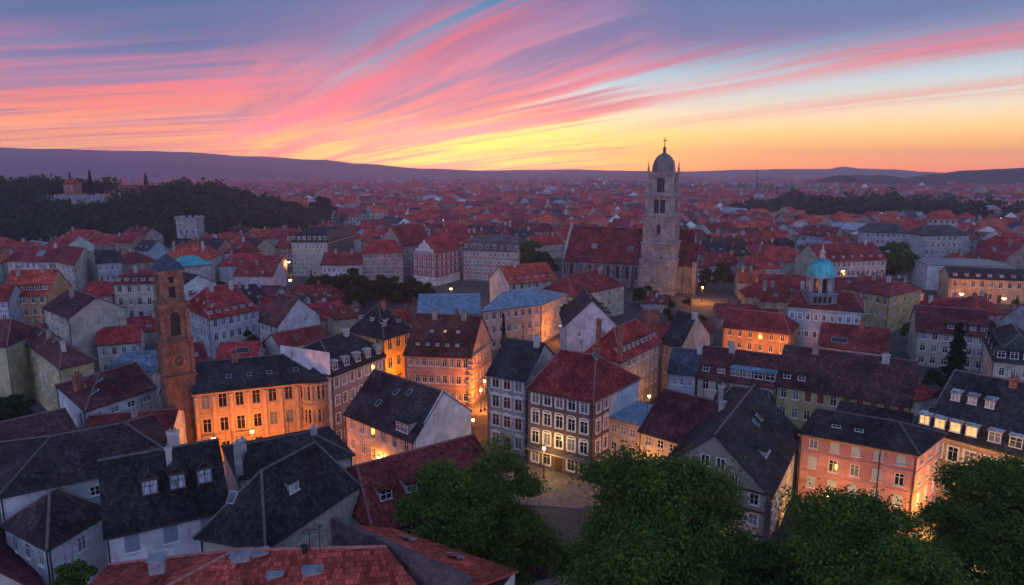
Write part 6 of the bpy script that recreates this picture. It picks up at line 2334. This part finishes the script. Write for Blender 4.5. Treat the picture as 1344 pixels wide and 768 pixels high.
LP = 1.3
DEEP, GOLD = (1.0, .27, .018), (1.0, .47, .05)
lamp('street lamp glowing before the curved palace front', 331, 566, 5.9, 2000 * LP, col=DEEP)
lamp('street lamp lighting the rounded bay of the palace', 404, 588, 4.6, 1100 * LP, col=DEEP)
lamp('street lamp at the left corner of the palace beside the brick tower', 280, 576, 5.4, 900 * LP, col=DEEP)
lamp('upper lantern on the side wall of the tall salmon house', 636, 500, 5.5, 2600 * LP, col=DEEP)
lamp('lower street lamp in the lane beside the tall salmon house', 631, 512, 4.0, 2000 * LP, col=DEEP)
lamp('small street lamp at the lower end of the lane', 621, 551, 3.2, 350 * LP)
lamp('street lamp glowing at the corner of the pink-cream house', 497, 600, 4.6, 1000 * LP)
lamp('bright old lantern before the ornate brown corner house', 714, 588, 4.6, 700 * LP, col=(1.0, .55, .14))
lamp('street lamp shining through the top of the biggest tree', 836, 612, 4.0, 1100 * LP)
lamp('street lamp shining through the middle of the biggest tree', 914, 684, 4.0, 1000 * LP)
lamp('street lamp in the courtyard of the pink house', 1086, 652, 5.0, 1200 * LP, col=GOLD)
lamp('street lamp in the alley right of the pink house', 1224, 674, 4.2, 1300 * LP, col=GOLD)
lamp('street lamp before the slate mansard house', 1262, 672, 4.2, 2600 * LP, col=GOLD)
lamp('pale street lamp behind the tree in the lower right corner', 1324, 686, 4.2, 900 * LP, col=(1.0, .62, .24))
lamp('street lamp lighting the orange house at the left edge', 27, 416, 5.0, 2600 * LP, col=DEEP)
lamp('street lamp in the lane before the ochre pyramid-roofed house', 523, 499, 3.4, 4200 * LP, col=DEEP)
lamp('street lamp at the left front of the ochre pyramid-roofed house', 486, 470, 5.0, 1500 * LP, col=DEEP)
lamp('street lamp at the lit end of the cream corner house', 736, 428, 4.5, 2200 * LP, col=DEEP)
lamp('street lamp before the orange-lit house, left one', 972, 462, 5.0, 2600 * LP, col=DEEP)
lamp('street lamp before the orange-lit house, right one', 1020, 466, 5.0, 2600 * LP, col=DEEP)
lamp('street lamp at the right foot of the church', 922, 377, 5.0, 5200 * LP)
lamp('street lamp before the red and white corner palace', 592, 379, 5.0, 4500 * LP, far=True)
lamp('street lamp beside the stone house with white attic windows', 852, 520, 4.0, 1000 * LP)
lamp('street lamp at the beige house behind the domed turret', 1106, 356, 6.0, 2200 * LP, far=True)
lamp('street lamp before the orange-lit wall on the right, left one', 1262, 386, 5.0, 3600 * LP, col=DEEP, far=True)
lamp('street lamp before the orange-lit wall on the right, right one', 1318, 392, 5.0, 3600 * LP, col=DEEP, far=True)
lamp('street lamp below the dark tree at the far right, brighter', 1312, 309, 7.0, 11000 * LP, far=True)
lamp('street lamp below the dark tree at the far right, fainter', 1282, 295, 7.0, 6000 * LP, far=True)
lamp('street lamp left of the cream palace with the mansard', 379, 344, 5.0, 500 * LP, far=True, col=(1, .8, .6))
lamp('small street lamp above the little park at the left', 381, 368, 5.0, 800 * LP, far=True)
lamp('street lamp on the lane at the yellow corner house', 1212, 402, 4.5, 1600 * LP, far=True)
lamp('street lamp at the far left roofs under the hill', 7, 347, 7.0, 1200 * LP, far=True)
lamp('far bright lamp on the plain at the right', 1262, 254, 9.0, 4000 * LP, far=True, col=(1, .8, .6))
lamp('far lamp in the roofs right of centre', 972, 306, 8.0, 5000 * LP, far=True, col=(1, .7, .35))
